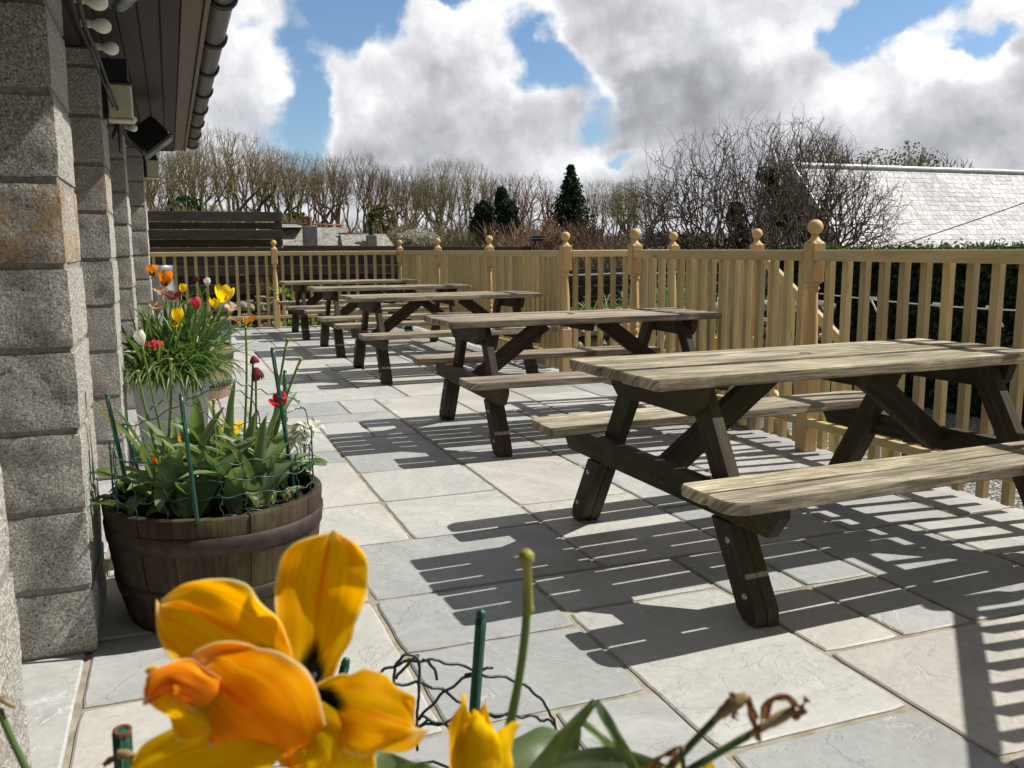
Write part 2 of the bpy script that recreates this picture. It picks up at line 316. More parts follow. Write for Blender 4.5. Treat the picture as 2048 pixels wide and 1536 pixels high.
M_drystem = leafmat('dry_straw_stem', (0.25, 0.17, 0.07), (0.48, 0.37, 0.19), 0.15, 0.8, 0.2, (1, 1, 1), 40)
M_hedge = leafmat('hedge_leaf', (0.012, 0.028, 0.010), (0.035, 0.070, 0.022), 0.12, 0.5, 0.3)
M_hedgel = leafmat('hedge_tip_leaf', (0.05, 0.085, 0.02), (0.13, 0.17, 0.04), 0.3)
M_ivy = leafmat('ivy_leaf', (0.012, 0.030, 0.008), (0.04, 0.075, 0.018), 0.15)
M_ever = leafmat('evergreen_needles', (0.014, 0.030, 0.016), (0.040, 0.070, 0.032), 0.05, 0.7, 0.2)
M_olive = leafmat('olive_spring_leaf', (0.06, 0.065, 0.02), (0.14, 0.135, 0.04), 0.3)
M_blossom = leafmat('white_blossom', (0.40, 0.38, 0.30), (0.62, 0.60, 0.52), 0.3, 0.7, 0.1, (1, 1, 1))
M_bark = simple('grey_bark', (0.15, 0.125, 0.09), 0.9, 0.15, 0, 0.5, 3, 0.5)
M_twig = simple('brown_twigs', (0.225, 0.175, 0.115), 0.9, 0.15, 0, 0.3, 0.8)
M_twigg = simple('grey_olive_twigs', (0.215, 0.185, 0.105), 0.9, 0.15, 0, 0.3, 0.8)
M_twigr = simple('red_brown_twigs', (0.22, 0.135, 0.095), 0.9, 0.15, 0, 0.3, 0.8)
M_barkd = simple('dark_thorn_bark', (0.075, 0.060, 0.047), 0.9, 0.15, 0, 0.5, 9, 0.5)
M_twigd = simple('dark_thorn_twigs', (0.125, 0.098, 0.078), 0.85, 0.2, 0, 0.4, 2)

def petalmat(name, cin, cout, blotch=None, edgec=None, transl=0.45, streak=0.5, midrib=None):
    """petal: UV u runs base -> tip, v across; streaks along u, pale rim and dark basal blotch are the flower's own pigment"""
    m, k = material(name); uv = coords(k).outputs['UV']
    s = k.node('ShaderNodeSeparateXYZ'); k.l.new(uv, s.inputs[0]); u, v = s.outputs[0], s.outputs[1]
    st = k.noise(k.mapping(uv, scale=(1.2, 16, 1)), 1.0, 5, 0.6, 0.3)
    c = k.mix(k.rng(st, 0.5 - 0.25 * streak, 0.5 + 0.3 * streak), cin, cout)
    av = k.math('ABSOLUTE', k.math('SUBTRACT', v, 0.5))
    if midrib: c = k.mix(k.math('MULTIPLY', k.rng(k.math('ADD', av, k.math('MULTIPLY', k.math('SUBTRACT', st, 0.5), 0.10)), 0.05, 0.0), 0.75), c, midrib)
    if edgec:
        e = k.math('MAXIMUM', k.math('MULTIPLY', av, 2.0), k.math('MULTIPLY', u, 0.97))
        e = k.rng(k.math('ADD', e, k.math('MULTIPLY', k.math('SUBTRACT', k.noise(uv, 5, 3), 0.5), 0.16)), 0.90, 1.0)
        c = k.mix(k.math('MULTIPLY', e, 0.9), c, edgec)
    if blotch:
        w = k.math('ADD', u, k.math('MULTIPLY', av, 0.75)); w = k.math('ADD', w, k.math('MULTIPLY', k.math('SUBTRACT', st, 0.5), 0.18))
        c = k.mix(k.rng(w, 0.44, 0.28), c, blotch)
    fine = k.noise(k.mapping(uv, scale=(2.0, 70, 1)), 1.0, 4, 0.6, 0.2)
    c = k.mix(k.math('MULTIPLY', k.rng(fine, 0.42, 0.30), 0.22), c, tuple(x * .8 for x in cin))
    finish(k, c, 0.62, k.bump(fine, 0.22, 0.0015), 0.12, 0, transl, c); return m
P_big = petalmat('orange_yellow_petal', (1.0, 0.60, 0.001), (1.0, 0.76, 0.003), (0.012, 0.016, 0.006), (1.0, 0.93, 0.62), 0.78, 0.6, (0.97, 0.38, 0.004))
P_big2 = petalmat('deep_orange_petal', (1.0, 0.45, 0.001), (1.0, 0.66, 0.003), None, (1.0, 0.90, 0.60), 0.70, 0.7, (0.96, 0.28, 0.006))
P_red = petalmat('red_flushed_petal', (0.93, 0.22, 0.008), (1.0, 0.55, 0.01), None, (0.98, 0.80, 0.45), 0.5, 0.9, (0.75, 0.05, 0.012))
P_gold = petalmat('golden_petal', (1.0, 0.68, 0.003), (1.0, 0.82, 0.006), None, (1.0, 0.90, 0.5), 0.72, 0.5)
P_yel = petalmat('clear_yellow_petal', (1.0, 0.70, 0.003), (1.0, 0.84, 0.008), None, None, 0.65, 0.5)
P_ora = petalmat('orange_petal', (0.84, 0.25, 0.01), (0.93, 0.42, 0.02), (0.03, 0.02, 0.005), (0.93, 0.6, 0.1), 0.45, 0.6)
P_pink = petalmat('magenta_petal', (0.62, 0.03, 0.08), (0.78, 0.12, 0.20), None, (0.85, 0.45, 0.5), 0.4, 0.6)
P_crim = petalmat('crimson_white_petal', (0.52, 0.015, 0.03), (0.70, 0.04, 0.06), None, (0.85, 0.72, 0.68), 0.35, 0.6)
P_plum = petalmat('wilted_plum_petal', (0.13, 0.015, 0.03), (0.26, 0.04, 0.06), None, (0.45, 0.2, 0.2), 0.25, 0.7)
P_white = petalmat('white_petal', (0.74, 0.74, 0.62), (0.84, 0.84, 0.76), None, None, 0.4, 0.4)
P_peach = petalmat('faded_peach_petal', (0.62, 0.40, 0.24), (0.78, 0.58, 0.42), None, (0.85, 0.78, 0.66), 0.35, 0.6)
P_blue = petalmat('violet_petal', (0.06, 0.03, 0.35), (0.12, 0.06, 0.5), None, None, 0.3, 0.4)

# ------------------------------------------------------------------ mesh builder
class MB:
    def __init__(s): s.v = []; s.f = []; s.uv = []; s.t = []; s.st = []; s.mi = []; s.sm = []
    def add(s, verts, faces, uvs=None, tint=(1, 1, 1), mi=0, smooth=False, stain=0.0):
        b = len(s.v); s.v.extend(verts)
        tl = tint if isinstance(tint, list) else [tint] * len(verts)
        s.t.extend(tl); s.st.extend([stain] * len(verts))
        for i, f in enumerate(faces):
            s.f.append([b + j for j in f]); s.uv.append(uvs[i] if uvs else [(0, 0)] * len(f)); s.mi.append(mi); s.sm.append(smooth)
    def beam(s, p0, p1, w, h, up=(0, 0, 1), ch=0.004, tint=None, mi=0, taper=1.0, var=0.14):
        """bevelled timber of width w and height h between two points, grain along its length"""
        p0, p1 = Vector(p0), Vector(p1); d = p1 - p0; L = d.length; d.normalize()
        up = Vector(up); x = d.cross(up).normalized(); y = x.cross(d).normalized()
        ch = min(ch, w * 0.3, h * 0.3)
        def ring(p, kw, kh, c):
            a, b = w / 2 * kw, h / 2 * kh
            return [p + x * i + y * j for i, j in ((-a + c, -b), (a - c, -b), (a, -b + c), (a, b - c), (a - c, b), (-a + c, b), (-a, b - c), (-a, -b + c))]
        kk = 1 - 2 * ch / max(w, 0.001); k2 = 1 - 2 * ch / max(h, 0.001)
        rs = [ring(p0, kk, k2, ch * 0.6), ring(p0 + d * ch, 1, 1, ch), ring(p1 - d * ch, taper, taper, ch), ring(p1, kk * taper, k2 * taper, ch * 0.6)]
        vs = [v for r_ in rs for v in r_]; fs = []; uvs = []
        ou, ov = random.uniform(0, 50), random.uniform(0, 50)
        per = [0, w, w + ch, w + h, w + h + ch, 2 * w + h, 2 * w + h + ch, 2 * w + 2 * h, 2 * w + 2 * h + ch]
        us = [0, ch, L - ch, L]
        for a in range(3):
            for i in range(8):
                j = (i + 1) % 8; fs.append([a * 8 + i, a * 8 + j, (a + 1) * 8 + j, (a + 1) * 8 + i])
                uvs.append([(ou + us[a], ov + per[i]), (ou + us[a], ov + per[i + 1]), (ou + us[a + 1], ov + per[i + 1]), (ou + us[a + 1], ov + per[i])])
        for base, rev in ((0, True), (24, False)):
            idx = list(range(base, base + 8)); idx = idx[::-1] if rev else idx
            fs.append(idx); r0 = rs[0] if rev else rs[3]; c0 = p0 if rev else p1
            uvs.append([(ou + (vs[i] - c0).dot(x) * 0.3, ov + (vs[i] - c0).dot(y) * 0.5 + 9) for i in idx])
        if tint is None: q = 1 + random.uniform(-var, var); tint = (q, q * random.uniform(0.97, 1.02), q * random.uniform(0.94, 1.04))
        s.add(vs, fs, uvs, tint, mi)
    def box(s, lo, hi, ch=0.004, mi=0, tint=None):
        lo, hi = Vector(lo), Vector(hi); c = (lo + hi) / 2; d = hi - lo
        ax = max(range(3), key=lambda i: d[i])
        e = Vector((0, 0, 0)); e[ax] = d[ax] / 2
        if ax == 2: s.beam(c - e, c + e, d.y, d.x, (1, 0, 0), ch, tint, mi)
        elif ax == 0: s.beam(c - e, c + e, d.y, d.z, (0, 0, 1), ch, tint, mi)
        else: s.beam(c - e, c + e, d.x, d.z, (0, 0, 1), ch, tint, mi)
    def tube(s, pts, rad, n=6, mi=0, tint=(1, 1, 1), cap=True, smooth=True):
        pts = [Vector(p) for p in pts]; m_ = len(pts)
        if not isinstance(rad, (list, tuple)): rad = [rad] * m_
        vs = []; prev = None; L = 0; us = []
        for i, p in enumerate(pts):
            t = (pts[min(i + 1, m_ - 1)] - pts[max(i - 1, 0)])
            t = t.normalized() if t.length > 1e-9 else Vector((0, 0, 1))
            if prev is None:
                a = Vector((0, 0, 1)) if abs(t.z) < 0.9 else Vector((1, 0, 0)); prev = t.cross(a).normalized()
            prev = (prev - t * prev.dot(t)); prev = prev.normalized() if prev.length > 1e-6 else t.orthogonal().normalized()
            q = t.cross(prev)
            for j in range(n):
                an = 2 * math.pi * j / n; vs.append(p + (prev * math.cos(an) + q * math.sin(an)) * rad[i])
            if i: L += (p - pts[i - 1]).length
            us.append(L)
        fs = []; uvs = []
        for i in range(m_ - 1):
            for j in range(n):
                j2 = (j + 1) % n; fs.append([i * n + j, i * n + j2, (i + 1) * n + j2, (i + 1) * n + j])
                uvs.append([(us[i], j / n), (us[i], (j + 1) / n), (us[i + 1], (j + 1) / n), (us[i + 1], j / n)])
        if cap and n > 2:
            fs.append(list(range(n))[::-1]); uvs.append([(0, 0)] * n)
            fs.append([(m_ - 1) * n + j for j in range(n)]); uvs.append([(0, 0)] * n)
        s.add(vs, fs, uvs, tint, mi, smooth)
    def lathe(s, c, prof, n=24, mi=0, axis=(0, 0, 1), smooth=True, tint=(1, 1, 1), uvscale=1.0):
        c = Vector(c); ax = Vector(axis).normalized(); x = ax.orthogonal().normalized(); y = ax.cross(x)
        vs = []; 
        for r_, z in prof:
            for j in range(n):
                an = 2 * math.pi * j / n; vs.append(c + ax * z + (x * math.cos(an) + y * math.sin(an)) * r_)
        fs = []; uvs = []; ou = random.uniform(0, 30)
        for i in range(len(prof) - 1):
            for j in range(n):
                j2 = (j + 1) % n; fs.append([i * n + j, i * n + j2, (i + 1) * n + j2, (i + 1) * n + j])
                a, b = prof[i][1] * uvscale + ou, prof[i + 1][1] * uvscale + ou; w = 0.3 / n
                uvs.append([(a, j * w), (a, (j + 1) * w), (b, (j + 1) * w), (b, j * w)])
        s.add(vs, fs, uvs, tint, mi, smooth)
    def build(s, name, mats, parent=None, origin=None):
        me = bpy.data.meshes.new(name); o0 = Vector(origin) if origin is not None else Vector((0, 0, 0))
        me.from_pydata([tuple(v - o0) if origin is not None else tuple(v) for v in map(Vector, s.v)], [], s.f)
        ul = me.uv_layers.new(name='UVMap'); fl = [c for f in s.uv for q in f for c in q]; ul.data.foreach_set('uv', fl)
        ca = me.color_attributes.new('tint', 'FLOAT_COLOR', 'POINT'); ca.data.foreach_set('color', [c for t in s.t for c in (t[0], t[1], t[2], 1.0)])
        if any(s.st):
            cb = me.color_attributes.new('stain', 'FLOAT_COLOR', 'POINT'); cb.data.foreach_set('color', [c for t in s.st for c in (t, t, t, 1.0)])
        for mt in (mats if isinstance(mats, (list, tuple)) else [mats]): me.materials.append(mt)
        me.polygons.foreach_set('material_index', s.mi); me.polygons.foreach_set('use_smooth', s.sm); me.update()
        ob = bpy.data.objects.new(name, me); COL.objects.link(ob)
        if origin is not None: ob.location = o0
        if parent is not None: ob.parent = parent
        return ob
def tag(o, label=None, cat=None, group=None, kind=None):
    if label: o['label'] = label
    if cat: o['category'] = cat
    if group: o['group'] = group
    if kind: o['kind'] = kind
    return o
def thing(name, label, cat, loc=(0, 0, 0), rz=0.0, group=None):
    o = bpy.data.objects.new(name, None); COL.objects.link(o); o.location = loc; o.rotation_euler = (0, 0, rz); o.empty_display_size = 0.1
    return tag(o, label, cat, group)
def kids(o): return [c for c in bpy.data.objects if c.parent is o]
def dup(root, loc, rz=0.0, label=None, group=None, scale=None):
    r = root.copy(); COL.objects.link(r); r.location = loc; r.rotation_euler = (0, 0, rz)
    if scale: r.scale = scale
    if label: r['label'] = label
    if group: r['group'] = group
    for ch in kids(root):
        c = ch.copy(); COL.objects.link(c); c.parent = r
        for g in kids(ch): d = g.copy(); COL.objects.link(d); d.parent = c
    return r
def nz(p, s=1.0, off=0.0): return noise.noise(Vector(p) * s + Vector((off, off * 1.7, off * 0.3)))

# ================================================================== ground
GZ = -0.75
def sheet(name, mat_, x0, x1, y0, y1, z, n=1, amp=0.0):
    mb = MB(); vs = []; fs = []
    for j in range(n + 1):
        for i in range(n + 1):
            x = x0 + (x1 - x0) * i / n; y = y0 + (y1 - y0) * j / n
            vs.append(Vector((x, y, z + (amp * nz((x, y, 0), 0.02) if amp else 0))))
    for j in range(n):
        for i in range(n): a = j * (n + 1) + i; fs.append([a, a + 1, a + n + 2, a + n + 1])
    mb.add(vs, fs); return tag(mb.build(name, mat_), kind='structure')
sheet('ground', M_field, -900, 900, -900, 900, GZ - 0.02, 40, 0.0)
sheet('gravel_yard', M_gravel, 3.4, 11.0, -3, 11.5, GZ)

# low hill closing the view behind the trees
mb = MB(); vs = []; fs = []; na, nr_ = 90, 8
for i in range(na + 1):
    a = R(-25 + 110 * i / na)
    for j in range(nr_ + 1):
        f = j / nr_; d = 170 + 260 * f; vs.append(Vector((math.sin(a) * d, math.cos(a) * d, GZ - .3 + (7.2 + 2.2 * nz((i * .07, 3, 0)) + .5 * nz((i * .5, j, 1))) * math.sin(math.pi * min(1, f * .62)) ** 1.2)))
for i in range(na):
    for j in range(nr_): q = i * (nr_ + 1) + j; fs.append([q, q + nr_ + 1, q + nr_ + 2, q + 1])
mb.add(vs, fs, None, (1, 1, 1), 0, True); tag(mb.build('hill', simple('far_hillside', (.085, .10, .085), .95, .05, 0, .35, .05)), kind='structure')

# patio: base block of mortar with bedded slabs of four sizes
patio = MB()
PX0, PX1, PY0, PY1 = -0.9, 3.475, -1.6, 14.0
patio.box((PX0, PY0, GZ - 0.1), (PX1 - 0.01, PY1 - 0.01, -0.007), 0.003, mi=1, tint=(1, 1, 1))
patio.box((PX1 - 0.01 + 0.001, 6.12, GZ - 0.1), (4.52, 7.42, -0.007), 0.003, mi=1, tint=(1, 1, 1))
def slab(x0, x1, y0, y1):
    g = 0.0055; x0 += g + random.uniform(0, .003); x1 -= g + random.uniform(0, .003); y0 += g + random.uniform(0, .003); y1 -= g + random.uniform(0, .003)
    per = []; st = 0.055; sd = random.uniform(0, 90)
    def line(a, b):
        n = max(2, int((b - a).length / st)); return [a + (b - a) * i / n for i in range(n)]
    c = [Vector((x0, y0, 0)), Vector((x1, y0, 0)), Vector((x1, y1, 0)), Vector((x0, y1, 0))]
    for i in range(4): per += line(c[i], c[(i + 1) % 4])
    ctr = (c[0] + c[2]) / 2; n = len(per); rings = []
    tiltx, tilty = random.uniform(-.0025, .0025), random.uniform(-.0025, .0025)
    for inset, z, ja in ((0.0, -0.014, 0.004), (0.001, -0.0035, 0.004), (0.007, 0.0, 0.003)):
        ring = []
        for p in per:
            q = p.copy(); d = Vector((0, 0, 0))
            if abs(p.x - x0) < 1e-5: d.x += 1
            if abs(p.x - x1) < 1e-5: d.x -= 1
            if abs(p.y - y0) < 1e-5: d.y += 1
            if abs(p.y - y1) < 1e-5: d.y -= 1
            jit = nz((p.x, p.y, sd), 9) * ja + nz((p.x, p.y, sd + 9), 31) * ja * 0.5
            if d.x and d.y: jit += 0.005
            q += d * (inset + max(0, jit + 0.001)); q.z = z + (p.x - ctr.x) * tiltx + (p.y - ctr.y) * tilty
            ring.append(q)
        rings.append(ring)
    vs = [p for r_ in rings for p in r_]; fs = []
    for a in range(2):
        for i in range(n): j = (i + 1) % n; fs.append([a * n + i, a * n + j, (a + 1) * n + j, (a + 1) * n + i])
    fs.append([2 * n + i for i in range(n)])
    patio.add(vs, fs, None, (random.random(), random.random(), random.random()))
manual = [(.56, 1.12, 2.375, 2.80), (.56, 1.12, 1.93, 2.375), (.83, 1.13, 1.50, 1.93), (.28, .83, 1.50, 1.93), (.28, 1.13, 1.0, 1.5), (-.29, .28, .9, 1.5),
          (1.12, 1.70, 1.61, 2.48), (1.13, 1.70, .75, 1.61), (1.70, 1.99, 1.94, 2.37), (1.70, 1.99, 2.37, 2.80), (1.12, 1.70, 2.48, 2.80),
          (1.99, 2.28, 1.94, 2.38), (1.99, 2.28, 2.38, 2.80), (2.28, 2.85, 1.94, 2.80), (2.85, 3.475, 1.94, 2.37), (2.85, 3.475, 2.37, 2.80), (1.70, 2.56, 1.36, 1.94), (1.70, 2.28, .75, 1.36),
          (2.28, 2.56, .75, 1.36), (2.56, 3.475, 1.36, 1.94), (2.56, 3.475, .75, 1.36), (-.01, .56, 1.93, 2.80), (-.29, -.01, 1.5, 2.375), (-.29, -.01, 2.375, 2.80), (-.01, .28, 1.5, 1.93),
          (-.9, -.29, 1.2, 2.0), (-.9, -.29, 2.0, 2.80), (-.9, -.29, .4, 1.2)]
for q in manual: slab(*q)
# random coursed pattern on a 285 mm grid for the rest
U = 0.285; V0 = 2.80; NX = 15; NY = 39; X00 = -.9 + 0.1
xs = [-0.9] + [-0.29 + U * i for i in range(0, 14)]; xs[-1] = 3.475
xs = [-0.9, -0.575] + [-0.29 + U * i for i in range(0, 13)] + [3.475]
ys = [V0 + (PY1 - V0) * j / NY for j in range(NY + 1)]
occ = [[False] * NY for _ in range(len(xs) - 1)]
rs = random.Random(11)
pre = [(4, 8, 0, 2), (5, 7, 2, 4), (3, 5, 2, 4), (2, 4, 0, 2)]
def place(i0, i1, j0, j1):
    for i in range(i0, i1):
        for j in range(j0, j1): occ[i][j] = True
    slab(xs[i0], xs[i1], ys[j0], ys[j1])
for i0, i1, j0, j1 in ((5, 8, 0, 2), (6, 8, 2, 4), (4, 6, 2, 4), (3, 5, 0, 2)): place(i0, i1, j0, j1)
for j in range(NY):
    for i in range(len(xs) - 1):
        if occ[i][j]: continue
        opts = [(3, 2), (2, 3), (2, 2), (2, 2), (1, 2), (2, 1)]; rs.shuffle(opts)
        for a, b in opts + [(1, 2), (2, 1), (1, 1)]:
            if i + a <= len(xs) - 1 and j + b <= NY and not any(occ[ii][jj] for ii in range(i, i + a) for jj in range(j, j + b)):
                place(i, i + a, j, j + b); break
for y0, y1 in ((-1.6, -.9), (-.9, -.1), (-.1, .4)):
    for x0, x1 in ((-.9, -.29), (-.29, .28), (.28, 1.13), (1.13, 1.99), (1.99, 2.85), (2.85, 3.475)): slab(x0, x1, y0, y1)
for x0, x1 in ((-.29, .28), (.28, 1.13)): slab(x0, x1, .4, .9 if x0 < 0 else 1.0)
for x0, x1 in ((1.13, 1.99), (1.99, 2.85), (2.85, 3.475)): slab(x0, x1, .4, .75)
slab(3.476, 4.0, 6.13, 6.75); slab(4.0, 4.52, 6.13, 6.75); slab(3.476, 4.0, 6.75, 7.42); slab(4.0, 4.52, 6.75, 7.42)
tag(patio.build('patio', [M_slab, M_joint]), kind='structure')

# ================================================================== granite building along the left
bld = thing('granite_building', 'long low building with rock-faced granite piers and dark timber eaves', 'building', (-0.5, 5.5, 0))
def B(mb, name, mats, parent=bld): 
    o_ = mb.build(name, mats, None); o_.parent = parent; o_.matrix_parent_inverse = Matrix.Translation(-Vector(bld.location)); return o_
def rock_block(mb, lo, hi, stain=0.0, amp=0.0046, res=0.03):
    lo, hi = Vector(lo), Vector(hi); d = hi - lo; r_ = 0.007; sd = random.uniform(0, 100)
    n = [max(3, int(round(d[i] / res))) for i in range(3)]; tint = (random.random(), random.random(), random.random())
    for ax in range(3):
        a, b = (ax + 1) % 3, (ax + 2) % 3
        for side in (0, 1):
            vs = []; fs = []; na, nb = n[a], n[b]
            for j in range(nb + 1):
                for i in range(na + 1):
                    p = Vector((0, 0, 0)); p[ax] = (hi if side else lo)[ax]; p[a] = lo[a] + d[a] * i / na; p[b] = lo[b] + d[b] * j / nb
                    q = Vector([min(max(p[c], lo[c] + r_), hi[c] - r_) for c in range(3)]); nn = (p - q); nn.normalize()
                    w = nz(p, 11, sd) * amp + nz(p, 38, sd) * amp * 0.55
                    vs.append(q + nn * (r_ * 0.9 + w - 0.002))
            for j in range(nb):
                for i in range(na):
                    q = [j * (na + 1) + i, j * (na + 1) + i + 1, (j + 1) * (na + 1) + i + 1, (j + 1) * (na + 1) + i]
                    fs.append(q if side else q[::-1])
            mb.add(vs, fs, None, tint, 0, True, stain)
PIERS = [(1.11, 1.57, -0.262), (2.716, 3.18, -0.262), (4.86, 5.33, -0.268), (7.03, 7.50, -0.262), (9.22, 9.70, -0.185)]
for pi, (y0, y1, xf) in enumerate(PIERS):
    mb = MB(); mb.box((-0.78, y0 + .008, 0), (xf - .008, y1 - .008, 2.12), 0.003, 1, (1, 1, 1)); z = 0.0; ci = 0
    res = 0.024 if pi in (0, 1) else 0.034
    while z < 2.1:
        zt = 0.2 if ci == 0 else min(z + 0.229, 2.12); j = 0.006
        stain = 1.0 if (pi == 1 and ci == 5) else (0.8 if pi == 2 and ci == 6 else 0.0)
        if ci in (0, 2) and pi in (1, 0) or (pi > 1 and ci % 3 == 2):
            rock_block(mb, (xf - .21, y0, z + j), (xf, y1, zt - j), stain, res=res); rock_block(mb, (-0.8, y0 + .006, z + j), (xf - .235, y1, zt - j), res=res)
        else: rock_block(mb, (-0.8, y0, z + j), (xf + random.uniform(-.003, .003), y1, zt - j), stain, res=res)
        z = zt; ci += 1
    B(mb, 'pier', [M_granite, M_mortar])
mb = MB(); mb.box((-1.3, -2.0, 0), (-0.78, 9.7, 2.2), 0.003, 0, (1, 1, 1)); B(mb, 'wall', M_wall)
EY0, EY1 = -2.5, 10.12
mb = MB(); mb.box((-0.78, EY0, 2.125), (-0.34, 9.75, 2.198), 0.004); B(mb, 'lintel', M_soffit)
mb = MB(); x = -0.345
while x < 0.10: mb.box((x, EY0, 2.200), (min(x + .0875, .107), EY1, 2.216), 0.004); x += 0.0915
mb.box((-0.34, EY0, 2.216), (0.2, EY1 - .01, 2.24), .002)
B(mb, 'soffit', M_soffit)
mb = MB(); mb.box((0.109, EY0, 2.192), (0.197, EY1 + .012, 2.214), 0.003); mb.box((-0.30, EY1 + 0.002, 2.18), (0.107, EY1 + .022, 2.40), 0.003); B(mb, 'soffit_trim', M_fascia)
mb = MB(); mb.box((0.199, EY0, 2.175), (0.221, EY1 + .02, 2.36), 0.003); B(mb, 'fascia', M_fascia)
mb = MB(); mb.beam((0.30, (EY0 + EY1) / 2 - 6.3, 2.36), (0.30, EY1 + .02, 2.36), .02, .02)
rf = [Vector((0.29, EY0, 2.345)), Vector((0.29, EY1 + .03, 2.345)), Vector((-3.2, EY1 + .03, 4.0)), Vector((-3.2, EY0, 4.0))]
mb.add(rf + [p + Vector((0, 0, .05)) for p in rf], [[3, 2, 1, 0], [4, 5, 6, 7], [0, 1, 5, 4], [1, 2, 6, 5], [2, 3, 7, 6], [3, 0, 4, 7]]); B(mb, 'roof', M_slate)
# half-round gutter
mb = MB(); vs = []; fs = []; nn = 14; gr = .056; gc = (0.281, 2.262)
for yy in (EY0, EY1 + .03):
    for rr in (gr, gr - .004):
        for i in range(nn + 1): an = math.pi + math.pi * i / nn; vs.append(Vector((gc[0] + math.cos(an) * rr, yy, gc[1] + math.sin(an) * rr)))
m1 = nn + 1
for i in range(nn):
    fs += [[i, i + 1, 2 * m1 + i + 1, 2 * m1 + i], [m1 + i + 1, m1 + i, 3 * m1 + i, 3 * m1 + i + 1], [i + 1, i, m1 + i, m1 + i + 1], [2 * m1 + i, 2 * m1 + i + 1, 3 * m1 + i + 1, 3 * m1 + i]]
mb.add(vs, fs, None, (1, 1, 1), 0, True)
mb.add([Vector((gc[0], EY1 + .03, gc[1]))] + [Vector((gc[0] + math.cos(math.pi + math.pi * i / nn) * gr, EY1 + .031, gc[1] + math.sin(math.pi + math.pi * i / nn) * gr)) for i in range(nn + 1)], [[0, i + 1, i + 2] for i in range(nn)])
gut = B(mb, 'gutter', M_gutter)
for i in range(16):
    yy = 10.0 - i * 0.82; mb = MB()
    for dy in (-.024, .012):
        mb.tube([Vector((gc[0] + math.cos(math.pi * (0.97 + 1.06 * a / 14)) * (gr + .006), yy + dy, gc[1] + math.sin(math.pi * (0.97 + 1.06 * a / 14)) * (gr + .006))) for a in range(15)], 0.009, 6)
    o_ = mb.build('bracket', M_bracket); o_.parent = gut

mb = MB()
ps = thing('plastic_sheet', 'crumpled grey plastic sheet tucked under the eaves at the top edge of the picture', 'plastic sheet', at_y(238, 2, 3.2))
def _sheet():
    m_ = MB(); vs = []; fs = []; n = 9
    for j in range(n + 1):
        for i in range(n + 1): x = (i / n - .5) * .13; z = .05 - j / n * .085 * (1 - abs(i / n - .45)); vs.append(Vector((x, .04 * nz((x * 3, z * 3, 2), 9) + .02 * nz((x, z, 5), 40), z + .012 * nz((x, z, 8), 30))))
    for j in range(n):
        for i in range(n): a = j * (n + 1) + i; fs.append([a, a + 1, a + n + 2, a + n + 1])
    m_.add(vs, fs); return m_
_sheet().build('folds', simple('grey_polythene', (.22, .23, .25), .25, .6), ps)
# string of white bulbs along the eaves
fest = thing('festoon_lights', 'string of white globe bulbs on a black cable under the dark eaves', 'light string', (-0.2, 3, 2.1))
def FP(mb, name, mat_, root): o_ = mb.build(name, mat_); o_.parent = root; o_.matrix_parent_inverse = Matrix.Translation(-Vector(root.location)); return o_
cab = MB(); cpts = []; bulbs = [(196, 4, 2.78), (205, 52, 3.12), (222, 97, 3.5), (264, 239, 5.6), (266, 256, 5.95)]
for (u, v, y) in [(150, -60, 2.5)] + [(u - 34 * 3 / y, v + 8, y) for u, v, y in bulbs] + [(262, 285, 6.9)]: cpts.append(at_y(u, v, y))
cab.tube(cpts, 0.006, 6); cab.tube([p + Vector((-.02, .01, .012)) for p in cpts], 0.005, 6); FP(cab, 'cable', M_cable, fest)
for u, v, y in bulbs:
    c = at_y(u, v, y); ax = Vector((0.93, -.15, -.12)); mb = MB()
    mb.lathe(c, [(r_ * .72, z_ * .72) for r_, z_ in ((.0001, .036), (.014, .033), (.025, .023), (.031, .008), (.031, -.006), (.027, -.02), (.018, -.036), (.013, -.048))], 18, 0, ax); FP(mb, 'bulb', M_bulb, fest)
    mb = MB(); mb.lathe(c, [(r_ * .72, z_ * .72) for r_, z_ in ((.015, -.046), (.017, -.05), (.017, -.085), (.004, -.09))], 14, 0, ax); FP(mb, 'lamp_holder', M_cream, fest)
def wall_lamp(label, y, u, v, hw, dz):
    c = at_y(u, v, y); t = thing('wall_lamp', label, 'wall lamp', c, 0, 'cream lamps on the granite piers')
    mb = MB(); mb.box((-hw, -hw, -dz / 2), (hw, hw, dz / 2), 0.006); mb.build('diffuser', M_cream, t)
    mb = MB(); mb.box((-hw - .004, -hw - .004, dz / 2 + .001), (hw + .004, hw + .004, dz / 2 + .012), .003); mb.box((-hw - .03, -hw + .01, dz / 2 + .0125), (hw * .8, hw - .01, dz * 1.25), .004); mb.box((-hw - .07, -.02, -dz / 2), (-hw - .005, .02, dz), .003); mb.build('housing', M_bracket, t)
    mb = MB(); mb.box((-hw - .004, -hw - .004, -dz / 2 - .012), (hw + .004, hw + .004, -dz / 2 - .001), .003); mb.build('rim', M_cream, t)
wall_lamp('larger cream wall lamp under the eaves on the second pier from the camera', 5.05, 241, 206, .056, .165)
wall_lamp('small cream wall lamp on the farthest granite pier below the gutter end', 9.45, 306, 338, .052, .16)
fl = thing('floodlight', 'black tilted floodlight under the end of the eaves', 'floodlight', at_y(296, 272, 7.0), R(20))
mb = MB(); mb.box((-.12, -.05, -.09), (.12, .05, .09), .015); o_ = mb.build('lamp_head', M_bracket, fl); o_.rotation_euler = (R(-25), R(-38), 0)
mb = MB(); mb.box((-.125, -.055, -.112), (.125, .055, -.092), .004); o_ = mb.build('rim', M_gutter, fl); o_.rotation_euler = (R(-25), R(-38), 0)
mb = MB(); mb.box((-.11, -.045, -.116), (.11, .045, -.1125), .002); o_ = mb.build('glass', M_glass, fl); o_.rotation_euler = (R(-25), R(-38), 0)
